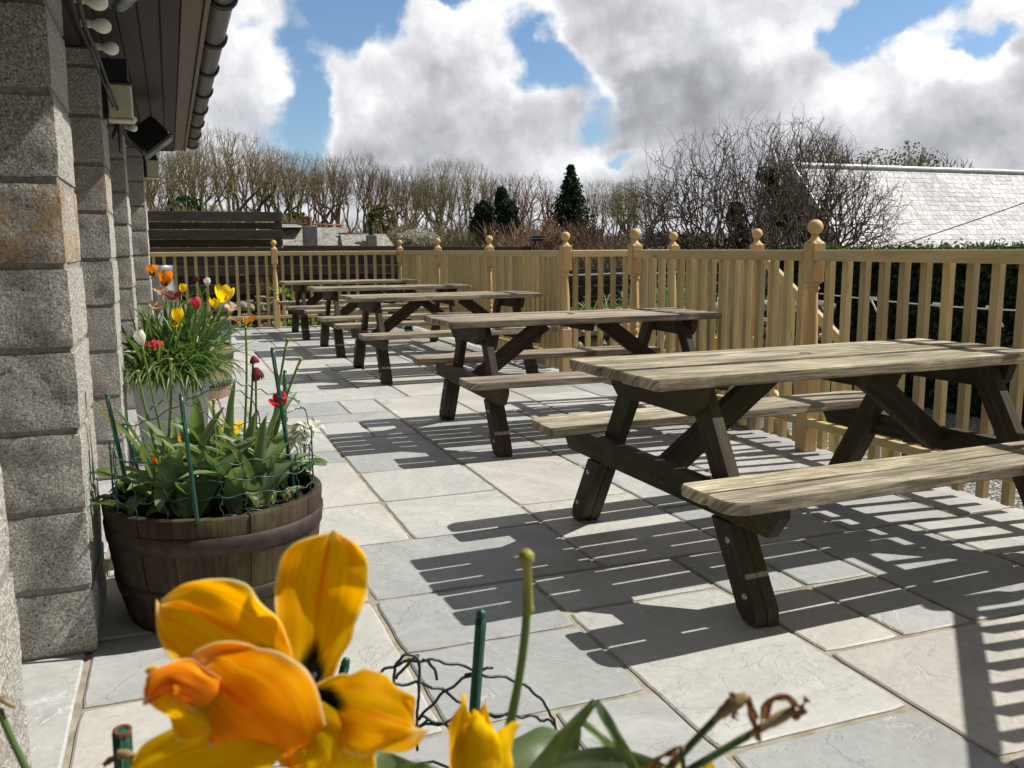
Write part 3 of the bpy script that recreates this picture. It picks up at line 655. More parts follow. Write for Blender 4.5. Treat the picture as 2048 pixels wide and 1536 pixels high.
mb = MB(); mb.tube([(-.02, 0, .06), (-.10, 0, .10), (-.2, 0, .08), (-.24, 0, -.03)], .012); mb.tube([(-.2, 0, .08), (-.2, 0, -.13)], .006); mb.build('bracket', M_bracket, fl)

# ================================================================== timber balustrades
PX = 3.35
def newel_meshes():
    mb = MB(); mb.beam((0, 0, 0), (0, 0, .43), .09, .09, (0, 1, 0), .006); mb.beam((0, 0, .955), (0, 0, 1.185), .09, .09, (0, 1, 0), .010)
    prof = [(.042, .425), (.043, .44), (.032, .452), (.037, .462), (.038, .47), (.032, .478), (.029, .484), (.036, .50), (.0395, .518), (.037, .535), (.030, .548), (.036, .556), (.0375, .564), (.034, .572),
            (.0385, .60), (.0395, .63), (.0375, .72), (.033, .82), (.029, .90), (.0285, .912), (.037, .919), (.0385, .927), (.036, .935), (.031, .940), (.035, .948), (.043, .957)]
    mb.lathe((0, 0, 0), prof, 22)
    a = mb.build('newel_post', M_newel)
    mb = MB(); mb.lathe((0, 0, 0), [(.043, 1.184), (.030, 1.196), (.024, 1.205), (.019, 1.215), (.019, 1.224)] + [(max(.0004, .0425 * math.cos(t)), 1.264 + .0425 * math.sin(t)) for t in [R(-68 + 15.8 * i) for i in range(11)]], 24)
    b = mb.build('ball_finial', M_newel); return a.data, b.data, [a, b]
NM, BM, tmp = newel_meshes()
for t_ in tmp: bpy.data.objects.remove(t_)
def post(root, x, y, z=0.0, rz=0.0):
    o_ = bpy.data.objects.new('newel_post', NM); COL.objects.link(o_); o_.parent = root; o_.location = Vector((x, y, z)) - Vector(root.location); o_.rotation_euler = (0, 0, rz)
    b_ = bpy.data.objects.new('ball_finial', BM); COL.objects.link(b_); b_.parent = o_
def part(root, mb, name, mat_=None): o_ = mb.build(name, mat_ or M_fence); o_.parent = root; o_.matrix_parent_inverse = Matrix.Translation(-Vector(root.location)); return o_
BALM = []
for i in range(16):
    mb = MB(); mb.beam((0, 0, .03), (0, 0, 1.10), .041, .041, (0, 1, 0), .003, None, 0, 1.0, .26); o_ = mb.build('baluster', M_fence); BALM.append(o_.data); bpy.data.objects.remove(o_)
def section(root, a, b, ins, n=None, first=None, rails=True):
    """rails on the inner face, square balusters behind them"""
    a, b = Vector((*a, 0)), Vector((*b, 0)); d = (b - a); L = d.length; d.normalize(); ins = Vector((*ins, 0)).normalized(); e = .045
    mb = MB(); p = ins * .022; mb.beam(a + d * e + p + Vector((0, 0, 1.11)), b - d * e + p + Vector((0, 0, 1.11)), .044, .062, ch=.006); part(root, mb, 'handrail')
    mb = MB(); mb.beam(a + d * e + p + Vector((0, 0, .172)), b - d * e + p + Vector((0, 0, .172)), .044, .045, ch=.005); part(root, mb, 'bottom_rail')
    n = n or int((L - .09) / .132); pitch = (L - .09) / (n + 0.0)
    for i in range(n):
        q = a + d * (.045 + pitch * (i + .5)) - ins * .0215
        o_ = bpy.data.objects.new('baluster', random.choice(BALM)); COL.objects.link(o_); o_.parent = root
        o_.location = q - Vector(root.location); o_.rotation_euler = (0, 0, math.atan2(d.y, d.x) + random.choice((0, 0, math.pi)) + random.uniform(-.012, .012))
f1 = thing('balustrade', 'pine balustrade along the patio edge beyond the gap in the fence', 'balustrade', (PX, 10.5, 0), 0, 'new pine balustrades')
for y in (7.43, 9.51, 11.58, 13.70): post(f1, PX, y)
for y0, y1 in ((7.43, 9.51), (9.51, 11.58), (11.58, 13.70)): section(f1, (PX, y0), (PX, y1), (-1, 0), 16)
f2 = thing('balustrade', 'nearest pine balustrade running out of frame on the right behind the front table', 'balustrade', (PX, 4.05, 0), 0, 'new pine balustrades')
for y in (6.13, 4.07, 1.98): post(f2, PX, y)
post(f2, 1.90, .53, 0, R(45))
section(f2, (PX, 4.07), (PX, 6.13), (-1, 0), 15); section(f2, (PX, 1.98), (PX, 4.07), (-1, 0), 15); section(f2, (1.90, .53), (PX, 1.98), (-1, 1), 15)
f3 = thing('balustrade', 'pine balustrade across the far end of the patio in front of the dark boards', 'balustrade', (1.43, 13.7, 0), 0, 'new pine balustrades')
post(f3, 1.445, 13.70); post(f3, -.62, 13.70)
section(f3, (1.445, 13.7), (PX, 13.7), (0, -1), 13); section(f3, (-.62, 13.7), (1.445, 13.7), (0, -1), 14)
f4 = thing('balustrade', 'pine balustrade round the stair landing with a sloping handrail going down', 'balustrade', (4.45, 7.0, 0), 0, 'new pine balustrades')
LX = 4.47
post(f4, LX, 7.43); post(f4, LX, 6.13)
section(f4, (PX, 7.43), (LX, 7.43), (0, -1), 8); section(f4, (LX, 6.13), (LX, 7.43), (-1, 0), 9)
mb = MB(); mb.beam((LX, 6.08, 1.09), (LX, 4.62, .19), .044, .07, ch=.005); part(f4, mb, 'sloping_handrail')
mb = MB(); mb.beam((LX, 6.10, .16), (LX, 4.62, -.74), .044, .05, ch=.005); part(f4, mb, 'sloping_bottom_rail')
for i in range(10):
    y = 5.98 - i * .132; zt = 1.07 - (6.08 - y) * .616; mb = MB(); mb.beam((LX + .043, y, zt - .97), (LX + .043, y, zt), .041, .041, (0, 1, 0), .003); part(f4, mb, 'baluster')
mb = MB(); mb.beam((LX, 4.57, GZ), (LX, 4.57, .32), .09, .09, (0, 1, 0), .006); part(f4, mb, 'lower_post')
st = thing('timber_stairs', 'short flight of pine steps going down from the landing behind the fence', 'stairs', (3.95, 5.5, GZ))
for i in range(4):
    z = -.15 - i * .15; y = 6.10 - i * .30; mb = MB(); mb.box((3.52, y - .31, z - .035), (4.40, y, z), .004); part(st, mb, 'tread'); mb = MB(); mb.box((3.52, y - .018, z + .001), (4.40, y - .001, z + .112), .003); part(st, mb, 'riser')
for x in (3.50, 4.42):
    mb = MB(); mb.beam((x, 6.08, -.13), (x, 4.72, -.80), .035, .19, ch=.004); part(st, mb, 'stringer')

# ================================================================== picnic tables
TL, TW = 1.814, 0.656
def poly_prism(mb, pts, axis, a0, a1, tint=None, ch=0.003):
    """timber cut to an outline; axis 'z': outline in xy, grain along x; axis 'x': outline in yz, grain along its length"""
    n = len(pts); ctr = Vector((sum(p[0] for p in pts) / n, sum(p[1] for p in pts) / n))
    mk = (lambda p, a: Vector((p[0], p[1], a))) if axis == 'z' else (lambda p, a: Vector((a, p[0], p[1])))
    if axis == 'z': du, dv = Vector((1, 0)), Vector((0, 1))
    else:
        e = [Vector(pts[(i + 1) % n]) - Vector(pts[i]) for i in range(n)]; du = max(e, key=lambda q: q.length).normalized(); dv = Vector((-du.y, du.x))
    ou, ov = random.uniform(0, 50), random.uniform(0, 50)
    ins = [Vector(p) + (ctr - Vector(p)).normalized() * ch for p in pts]
    sgn = 1 if a1 > a0 else -1
    rings = [[mk(p, a0) for p in ins], [mk(p, a0 + sgn * ch) for p in pts], [mk(p, a1 - sgn * ch) for p in pts], [mk(p, a1) for p in ins]]
    vs = [v for r_ in rings for v in r_]; fs = []; uvs = []
    uv = lambda p: (ou + Vector(p).dot(du), ov + Vector(p).dot(dv))
    area = sum(pts[i][0] * pts[(i + 1) % n][1] - pts[(i + 1) % n][0] * pts[i][1] for i in range(n))
    th = abs(a1 - a0)
    for a in range(3):
        for i in range(n):
            j = (i + 1) % n; f = [a * n + i, a * n + j, (a + 1) * n + j, (a + 1) * n + i]
            u0, u1 = uv(pts[i]), uv(pts[j]); w0, w1 = (0, ch, th - ch, th)[a], (0, ch, th - ch, th)[a + 1]
            q = [(u0[0], u0[1] + w0 + .2), (u1[0], u1[1] + w0 + .2), (u1[0], u1[1] + w1 + .2), (u0[0], u0[1] + w1 + .2)]
            fs.append(f); uvs.append(q)
    fs.append(list(range(n))[::-1]); uvs.append([uv(p) for p in pts][::-1]); fs.append([3 * n + i for i in range(n)]); uvs.append([uv(p) for p in pts])
    if (area < 0) != (sgn < 0): fs = [f[::-1] for f in fs]; uvs = [q[::-1] for q in uvs]
    if tint is None: q = random.uniform(.86, 1.14); tint = (q, q, q * random.uniform(.96, 1.03))
    mb.add(vs, fs, uvs, tint)
def rough_rect(x0, x1, y0, y1, rc=(0.012,) * 4, wob=0.003):
    """plank outline with worn corners (radius per corner, anticlockwise from x0,y0) and slightly wavering edges"""
    pts = []; cs = [(x0, y0, 1, 1), (x1, y0, -1, 1), (x1, y1, -1, -1), (x0, y1, 1, -1)]
    for i, (cx, cy, sx, sy) in enumerate(cs):
        r_ = rc[i]; k_ = 5 if r_ > .03 else 2
        st_ = {0: 180, 1: 270, 2: 0, 3: 90}[i]
        for a in range(k_ + 1):
            an = R(st_ + 90 * a / k_); pts.append((cx + sx * r_ + math.cos(an) * r_, cy + sy * r_ + math.sin(an) * r_))
        nx = cs[(i + 1) % 4]; m_ = 10 if i in (0, 2) else 1
        for a in range(1, m_):
            t = a / m_; pts.append((cx + sx * .04 + ((nx[0] + nx[2] * .04) - (cx + sx * .04)) * t if i in (0, 2) else cx, cy + random.uniform(-wob, wob) * (1 if i in (0, 2) else 0)))
    return pts
def make_table(label, top_m, leg_m, loc, rz, seed, rounded):
    random.seed(seed)
    t = thing('picnic_table', label, 'picnic table', loc, rz, 'picnic tables in a row on the patio')
    h = TL / 2; mb = MB(); pw = TW / 5
    for i in range(5):
        y0 = -TW / 2 + i * pw + .0065; y1 = y0 + pw - .013; e0, e1 = random.uniform(-.006, .006), random.uniform(-.006, .006); dz = random.uniform(-.004, .003)
        poly_prism(mb, rough_rect(-h + e0, h + e1, y0, y1, (.014, .014, .014, .014), .0015), 'z', .702 + dz, .740 + dz, None, .005)
    mb.build('tabletop', top_m, t)
    mb = MB(); mb.lathe((0, .045, .7425), [(.026, 0), (.022, .001), (.0005, -.004)], 20); mb.build('dark_hole_disc', M_cable, t)  # black disc puts the shade inside the parasol hole into colour
    for s in (-1, 1):
        mb = MB()
        for k_, (a, b) in enumerate(((.140, .261), (.273, .394))):
            y0, y1 = (TW / 2 + a, TW / 2 + b) if s > 0 else (-TW / 2 - b, -TW / 2 - a)
            rc = [.014] * 4
            if k_ == 1 and rounded:
                rr = .065
                if s > 0: rc[2] = rc[3] = rr
                else: rc[0] = rc[1] = rr
            dz = random.uniform(-.002, .002)
            poly_prism(mb, rough_rect(-h + random.uniform(-.008, .008), h + random.uniform(-.008, .008), y0, y1, rc, .0015), 'z', .402 + dz, .440 + dz, None, .005)
        mb.build('bench_seat', top_m, t)
    lx = h - .242
    for sx in (-1, 1):
        xi = sx * lx; xo0, xo1 = xi + sx * .0235, xi + sx * .067        # leg layer, outer layer
        for sy in (-1, 1):
            mb = MB(); Y = lambda z: .60 - (z / .70) * .40
            w = .052; pts = [(sy * (Y(0) + w * .55), .0), (sy * (Y(.05) + w), .05), (sy * (Y(.70) + w), .70), (sy * (Y(.70) - w), .70), (sy * (Y(.02) - w), .02), (sy * (Y(0) - w * .8), 0)]
            poly_prism(mb, pts, 'x', xi - .0215, xi + .0215)
            pts = [(sy * (Y(.01) + w * .6), .006), (sy * (Y(.05) + w * .96), .055), (sy * (Y(.295) + w * .96), .295), (sy * (Y(.295) - w * .96), .295), (sy * (Y(.03) - w * .96), .03), (sy * (Y(0) - w * .7), .006)]
            poly_prism(mb, pts, 'x', xo0, xo1)
            lg = mb.build('leg', leg_m, t)
            for z in (.24, .085):
                mb = MB(); c = (xo1, sy * (Y(z) + (.018 if z < .2 else .012)), z)
                mb.lathe(c, [(.0115, -.001), (.0115, .002), (.009, .005), (.0004, .0065)], 12, 0, (sx, 0, 0)); mb.build('bolt', M_bolt, lg)
        mb = MB(); poly_prism(mb, [(-.31, .70), (.31, .70), (.29, .635), (.245, .598), (-.245, .598), (-.29, .635)], 'x', xo0, xo1); mb.build('cross_beam', leg_m, t)
        e = TW / 2 + .385; mb = MB(); poly_prism(mb, [(-e, .40), (e, .40), (e, .372), (e - .05, .302), (-e + .05, .302), (-e, .372)], 'x', xo0, xo1); mb.build('seat_support', leg_m, t)
        mb = MB(); mb.beam((sx * (lx + .01), 0, .345), (sx * .20, 0, .692), .045, .098, ch=.004); mb.build('brace', leg_m, t)
    mb = MB(); mb.box((-.024, -.27, .655), (.024, .27, .701), .004); mb.build('batten', leg_m, t)
    return t
TT = [(1.418, 2.430, .033), (1.476, 4.866, -.021), (1.472, 7.783, .012), (1.459, 9.919, -.0065), (1.378, 11.99, -.0073)]
TLAB = ['nearest picnic table with grey weathered square-ended planks and mossy dark legs', 'second picnic table from the camera with reddish planks and rounded bench corners',
        'middle one of the five picnic tables in the row', 'fourth picnic table from the camera just in front of the farthest one', 'farthest picnic table next to the end balustrade']
for i, (x, y, a) in enumerate(TT):
    c = Vector((x, y, 0)) + Matrix.Rotation(a, 3, 'Z') @ Vector((TL / 2, TW / 2, 0))
    make_table(TLAB[i], M_top2 if i == 1 else M_top, M_leg if i in (0, 3) else M_leg2, c, a, 100 + i, True)
random.seed(5)

# ================================================================== boundary boards, stone banks and the garden below
def boards(name, label, x0, x1, y, rows, posts, dark=M_dark, rake=0.0):
    t = thing(name, label, 'fence', (x0, y, 0), 0); mb = MB()
    for i, (z0, z1) in enumerate(rows[::-1]): y_ = .045 * (i % 2) + random.uniform(-.006, .006); mb.beam((0, y_, (z0 + z1) / 2), (x1 - x0, y_, (z0 + z1) / 2 - rake), .028, z1 - z0, ch=.004, var=.3)
    mb.build('boards', dark, t)
    for x in posts: mb = MB(); mb.beam((x, .07, GZ), (x, .07, rows[-1][1] - .03 - rake * x / (x1 - x0)), .09, .09, (0, 1, 0), .004); mb.build('post', dark, t)
boards('board_fence', 'tall dark horizontal board fence on the left behind the end balustrade', -2.2, 1.69, 14.62, [(.06 + .145 * i, .06 + .145 * i + .135) for i in range(7)] + [(1.08, 1.205), (1.215, 1.325), (1.335, 1.475), (1.49, 1.59), (1.605, 1.755)], (.1, 1.5, 3.82))
boards('board_fence', 'lower dark board fence continuing to the right with a lamp at its end', 1.70, 5.96, 14.66, [(.06 + .145 * i, .06 + .145 * i + .135) for i in range(7)] + [(1.08, 1.235)], (.9, 2.6, 4.2), rake=.04)
boards('board_fence', 'lowest dark board fence seen through the gap where the stairs are', 5.97, 11.0, 14.70, [(-.5 + .2 * i, -.5 + .2 * i + .17) for i in range(6)] + [(.70, .80)], (.1, 2.4, 4.9))
mb = MB(); mb.tube([(5.9 + .55 * i, 14.66, .69 - .012 * math.sin(i * 1.3)) for i in range(10)], .011, 6); tag(mb.build('garden_hose', M_ivory), 'pale hose lying along the lowest dark board fence', 'hose')
t = thing('spot_lamp', 'small black lamp on a bracket at the end of the dark board fence', 'lamp', (6.03, 14.62, 1.20))
mb = MB(); mb.box((-.12, -.09, .10), (.12, .07, .14), .008); mb.box((-.09, -.07, .142), (.09, .05, .19), .01); mb.build('lamp_head', M_bracket, t)
mb = MB(); mb.box((-.105, -.075, .088), (.105, .055, .0985), .003); mb.build('glass', M_glass, t)
mb = MB(); mb.tube([(-.06, 0, -.12), (-.05, 0, .02), (0, 0, .1)], .015); mb.build('bracket', M_bracket, t)

bm = bmesh.new(); bmesh.ops.create_icosphere(bm, subdivisions=2, radius=1); ICO_V = [v.co.copy() for v in bm.verts]; ICO_F = [[v.index for v in f.verts] for f in bm.faces]; bm.free()
def rock(mb, c, sx, sy, sz, big=True):
    sd = random.uniform(0, 99); rot = Matrix.Rotation(random.uniform(-.35, .35), 3, 'Z') @ Matrix.Rotation(random.uniform(-.25, .25), 3, 'Y'); vs = []
    for p in ICO_V:
        m_ = max(abs(p.x), abs(p.y), abs(p.z)); q = p * (0.45 + 0.55 / m_ * .86); q = q * (1 + .22 * nz(p, 1.3, sd) + .10 * nz(p, 3.2, sd))
        vs.append(Vector(c) + rot @ Vector((q.x * sx, q.y * sy, q.z * sz)))
    g = random.uniform(.6, 1.35); mb.add(vs, ICO_F, None, (g, g * random.uniform(.95, 1.02), g * random.uniform(.85, 1.0)), 0, False)
def stone_wall(label, p0, p1, z0, z1, thick, size):
    p0, p1 = Vector((*p0, 0)), Vector((*p1, 0)); d = p1 - p0; L = d.length; d.normalize(); nn_ = Vector((-d.y, d.x, 0)); mb = MB(); z = z0
    while z < z1 - size * .3:
        hh = size * random.uniform(.75, 1.1); x = random.uniform(-.1, 0)
        while x < L:
            w = size * random.uniform(.8, 2.1)
            rock(mb, p0 + d * (x + w / 2) + nn_ * random.uniform(-.03, .03) + Vector((0, 0, z + hh / 2 + random.uniform(-.02, .02))), w * .56, thick / 2, hh * .60); x += w
        z += hh * .92
    c = MB(); c.beam(p0 + Vector((0, 0, (z0 + z1) / 2 - .05)), p1 + Vector((0, 0, (z0 + z1) / 2 - .05)), thick * .5, z1 - z0 - .06, tint=(.25, .22, .2)); mb.add(c.v, c.f, c.uv, (.2, .18, .16))
    return tag(mb.build('stone_wall', M_stone), label, 'stone wall')
stone_wall('low rough stone retaining wall behind the end balustrade carrying flowerpots', (-1.2, 14.22), (6.2, 14.22), GZ, .32, .34, .17)
stone_wall('rough dry stone bank just beyond the stair landing', (3.66, 8.15), (7.4, 8.9), GZ, .44, .55, .15)
stone_wall('row of rough stones lining the outer edge of the patio beyond the landing', (3.75, 7.75), (3.75, 13.6), GZ, .03, .40, .16)
mb = MB(); mb.box((3.405, 4.66, 0.0), (3.50, 5.06, .125), .008); tag(mb.build('concrete_block', M_concrete), 'pale concrete block at the patio edge under the front table', 'block')
def plank_bench(label, c, rz, L=1.5):
    t = thing('garden_bench', label, 'bench', c, rz)
    mb = MB(); mb.beam((-L / 2, -.075, .43), (L / 2, -.075, .43), .14, .04); mb.beam((-L / 2, .075, .43), (L / 2, .075, .43), .14, .04); mb.build('seat', M_fence if 'pale' in label else M_top, t)
    for x in (-L / 2 + .2, L / 2 - .2):
        for y in (-.09, .09): mb = MB(); mb.beam((x, y, 0), (x, y, .408), .07, .07, (0, 1, 0)); mb.build('leg', M_leg, t)
        mb = MB(); mb.box((x - .03, -.13, .33), (x + .03, .13, .408)) if False else mb.beam((x - .055, -.14, .37), (x - .055, .14, .37), .035, .07); mb.build('rail', M_leg, t)
plank_bench('plank bench on the lower gravel in front of the dark hedge', (5.75, 4.75, GZ), R(100), 1.9)
plank_bench('low plank bench on the gravel close to the patio edge', (4.18, 3.55, GZ), R(100), 1.3)
mb = MB(); a, b = Vector((6.02, 7.3, .70)), Vector((6.02, 3.6, .72)); mb.tube([a.lerp(b, i / 14) - Vector((0, 0, .05 * math.sin(math.pi * i / 14))) for i in range(15)], .006, 5)
for i in (3, 6, 8): p = a.lerp(b, i / 14) - Vector((0, 0, .05 * math.sin(math.pi * i / 14))); mb.beam(p + Vector((0, -.07, .012)), p + Vector((0, .07, .012)), .02, .025); mb.tube([p, p + Vector((0, -.05, -.06)), p + Vector((0, -.1, -.13))], .008, 5)
tag(mb.build('light_cord', M_ivory), 'thin white cord with clips strung in front of the dark hedge', 'cord')

# ------------------------------------------------------------------ leaves
def leaf_quads(mb, pts, size, mi=0, elong=1.6, tv=.35, nrm=None, nw=0.0):
    for p in pts:
        a = Vector((random.gauss(0, 1), random.gauss(0, 1), random.gauss(0, 1))).normalized()
        b = Vector((random.gauss(0, 1), random.gauss(0, 1), random.gauss(0, 1)))
        if nrm is not None: b = b + Vector(nrm) * nw; b = b.cross(a)
        b = (b - a * b.dot(a)).normalized(); s_ = size * random.uniform(.6, 1.4); n_ = a.cross(b) * s_ * .18
        g = random.uniform(1 - tv, 1 + tv)
        mb.add([p - a * s_ * elong / 2, p + b * s_ / 2 + n_, p + a * s_ * elong / 2, p - b * s_ / 2 + n_], [[0, 1, 2, 3]], [[(0, .5), (.5, 1), (1, .5), (.5, 0)]], (g, g * random.uniform(.92, 1.05), g * random.uniform(.8, 1.1)), mi)
def ell_pts(c, r, n, shell=.55):
    out = []
    for _ in range(n):
        d = Vector((random.gauss(0, 1), random.gauss(0, 1), random.gauss(0, 1))).normalized(); q = random.random() ** .33; q = shell + (1 - shell) * q if random.random() < .75 else q
        q *= 1 + .28 * nz(d, 2.2, c[0] * 3.1 + c[2])
        out.append(Vector((c[0] + d.x * r[0] * q, c[1] + d.y * r[1] * q, c[2] + d.z * r[2] * q)))
    return out
hd = thing('clipped_hedge', 'tall dark evergreen hedge in shade behind the nearest balustrade', 'hedge', (8.8, 4, GZ)); mb = MB(); pts = []
for _ in range(30000):
    y = random.uniform(2.5, 10.9); z = GZ + random.random() * 1.86; x = 8.30 + .10 * nz((0, y, z), 1.7) + .05 * nz((5, y, z), 6) + abs(random.gauss(0, .07)); pts.append(Vector((x, y, z)))
for _ in range(7500): x = random.uniform(8.2, 9.4); y = random.uniform(2.5, 10.95); pts.append(Vector((x, y, 1.09 + .05 * nz((x, y, 0), 2.0) + .04 * nz((x, y, 3), 8) + random.uniform(-.05, .03))))
for _ in range(2500): x = random.uniform(8.25, 9.4); pts.append(Vector((x, 10.9 + random.gauss(0, .05), GZ + random.random() * 1.85)))
leaf_quads(mb, pts, .046, 0, 1.8, .5); o_ = mb.build('foliage', M_hedge, hd); o_.matrix_parent_inverse = Matrix.Translation(-Vector(hd.location))
mb = MB()
for _ in range(1500):
    x = random.uniform(8.2, 9.4); y = random.uniform(2.5, 10.9); p = Vector((x, y, 1.12 + .05 * nz((x, y, 0), 2.0) + random.uniform(-.03, .055) * (2.2 if nz((x, y, 7), 1.3) > .25 else 1))); leaf_quads(mb, [p], .03, 0, 2.2, .4)
o_ = mb.build('new_growth', M_hedgel, hd); o_.matrix_parent_inverse = Matrix.Translation(-Vector(hd.location))
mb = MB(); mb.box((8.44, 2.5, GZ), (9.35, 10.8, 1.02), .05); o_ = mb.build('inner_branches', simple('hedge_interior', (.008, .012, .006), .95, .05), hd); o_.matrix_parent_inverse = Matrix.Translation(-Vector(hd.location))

# ------------------------------------------------------------------ barn and cottage
barn = thing('slate_barn', 'stone barn with a large pale lichened slate roof on the right', 'barn', (17, 17, GZ)); inv = Matrix.Translation(-Vector(barn.location))
BK = 1.0; rx0, rx1 = 13.2, 24.0; ry, rz_ = 16.9, 2.97; ey, ez = 14.9, .86
mb = MB(); nrow = 19; sl_ = math.hypot(ry - ey, rz_ - ez); dirr = Vector((0, ry - ey, rz_ - ez)).normalized(); nr = Vector((0, -dirr.z, dirr.y))
for r_ in range(nrow):
    x = rx0 - (.12 if r_ % 2 else 0); a0 = sl_ * r_ / nrow; a1 = a0 + sl_ / nrow * 1.15
    while x < rx1:
        w = random.uniform(.17, .30); xa, xb = max(x, rx0) + .004, min(x + w, rx1) - .004
        if xb > xa:
            lift = random.uniform(.001, .005); q0 = Vector((0, ey, ez)) + dirr * (a0 + random.uniform(-.006, .006)); q1 = Vector((0, ey, ez)) + dirr * a1; g = random.choice((.78, .86, .92, .98, 1.04, 1.1, 1.18)) * (1 + .3 * nz((xa, a0, 0), .8))
            vs = [Vector((xa, q0.y, q0.z)) + nr * (lift + .004), Vector((xb, q0.y, q0.z)) + nr * (lift + .004), Vector((xb, q1.y, q1.z)) + nr * .002, Vector((xa, q1.y, q1.z)) + nr * .002, Vector((xa, q0.y, q0.z)) + nr * lift, Vector((xb, q0.y, q0.z)) + nr * lift]
            ou = random.uniform(0, 40); mb.add(vs, [[0, 1, 2, 3], [4, 5, 1, 0]], [[(ou, 0), (ou + w, 0), (ou + w, .2), (ou, .2)], [(ou, 0), (ou + w, 0), (ou + w, .01), (ou, .01)]], (g, g, g * random.uniform(.97, 1.03)))
        x += w
back = [Vector((rx0, ry, rz_ - .02)), Vector((rx1, ry, rz_ - .02)), Vector((rx1, 2 * ry - ey, ez)), Vector((rx0, 2 * ry - ey, ez))]; mb.add(back, [[0, 1, 2, 3]], [[(0, 0), (9, 0), (9, 3), (0, 3)]], (.9, .9, .9))
o_ = mb.build('slate_roof', M_slate, barn); o_.matrix_parent_inverse = inv
mb = MB(); x = rx0 - .05
while x < rx1: mb.tube([(x, ry, rz_ + .002 + random.uniform(-.004, .004)), (min(x + .445, rx1), ry, rz_ + .002)], .075, 14, smooth=False); x += .45
o_ = mb.build('ridge', M_lead, barn); o_.matrix_parent_inverse = inv
mb = MB(); mb.beam((rx0 - .03, ey - .05, ez - .03), (rx0 - .03, ry, rz_ - .01), .05, .14, nr); o_ = mb.build('verge_board', M_lead, barn); o_.matrix_parent_inverse = inv
mb = MB(); mb.box((rx0 + .1, ey + .15, GZ), (rx1, 2 * ry - ey - .15, ez + .1), .01, tint=(.8, .8, .8)); g = [Vector((rx0 + .1, ey + .15, ez)), Vector((rx0 + .1, 2 * ry - ey - .15, ez)), Vector((rx0 + .1, ry, rz_ - .12))]; mb.add(g, [[0, 1, 2][::-1]], None, (.8, .8, .8)); o_ = mb.build('wall', M_stone, barn); o_.matrix_parent_inverse = inv
mb = MB(); p0, p1 = Vector((9.0, 10.4, .9)), Vector((15.5, 9.2, 3.1)); mb.tube([p0.lerp(p1, i / 20) - Vector((0, 0, .10 * math.sin(math.pi * i / 20))) for i in range(21)], .008, 5); tag(mb.build('overhead_cable', M_cable), 'thin dark overhead cable crossing in front of the slate roof', 'cable')
t = thing('cottage', 'low cottage with pale worn roofs and a chimney beyond the board fence', 'cottage', (4.8, 28, GZ))
mb = MB()
for x0, x1, z0, z1, dy in ((-1.9, .55, 1.95, 2.62, .1), (.1, 1.75, 1.9, 2.40, -.35), (-1.9, -.9, 2.6, 2.72, .5)):
    vs = [Vector((x0, dy - .5, z0)), Vector((x1, dy - .5, z0)), Vector((x1 - .12, dy + .5, z1)), Vector((x0 + .1, dy + .5, z1)), Vector((x0, dy + 1.5, z0)), Vector((x1, dy + 1.5, z0))]; mb.add(vs, [[0, 1, 2, 3], [3, 2, 5, 4], [0, 3, 4], [1, 5, 2]])
mb.build('roof', M_oldroof, t)
mb = MB(); mb.box((-1.8, -.3, 0), (1.6, 1.3, 1.97), .01); mb.build('wall', M_render, t)
mb = MB(); mb.tube([(-1.5, .62, 2.74), (.4, .6, 2.68)], .028, 6); mb.tube([(.15, .15, 2.42), (1.6, .15, 2.38)], .026, 6); mb.build('ridge', M_brickred, t)
for x, z, w, pot in ((-.82, 2.62, .20, M_brickred), (1.05, 2.35, .14, M_potd)):
    mb = MB(); mb.box((x - w, -.62, 1.9), (x + w, -.3, z), .01); ch = mb.build('chimney', M_render, t)
    mb = MB(); mb.lathe((x, -.46, z), [(.09, 0), (.075, .12), (.09, .24), (.085, .28), (.03, .28)], 10); mb.build('chimney_pot', pot, ch)

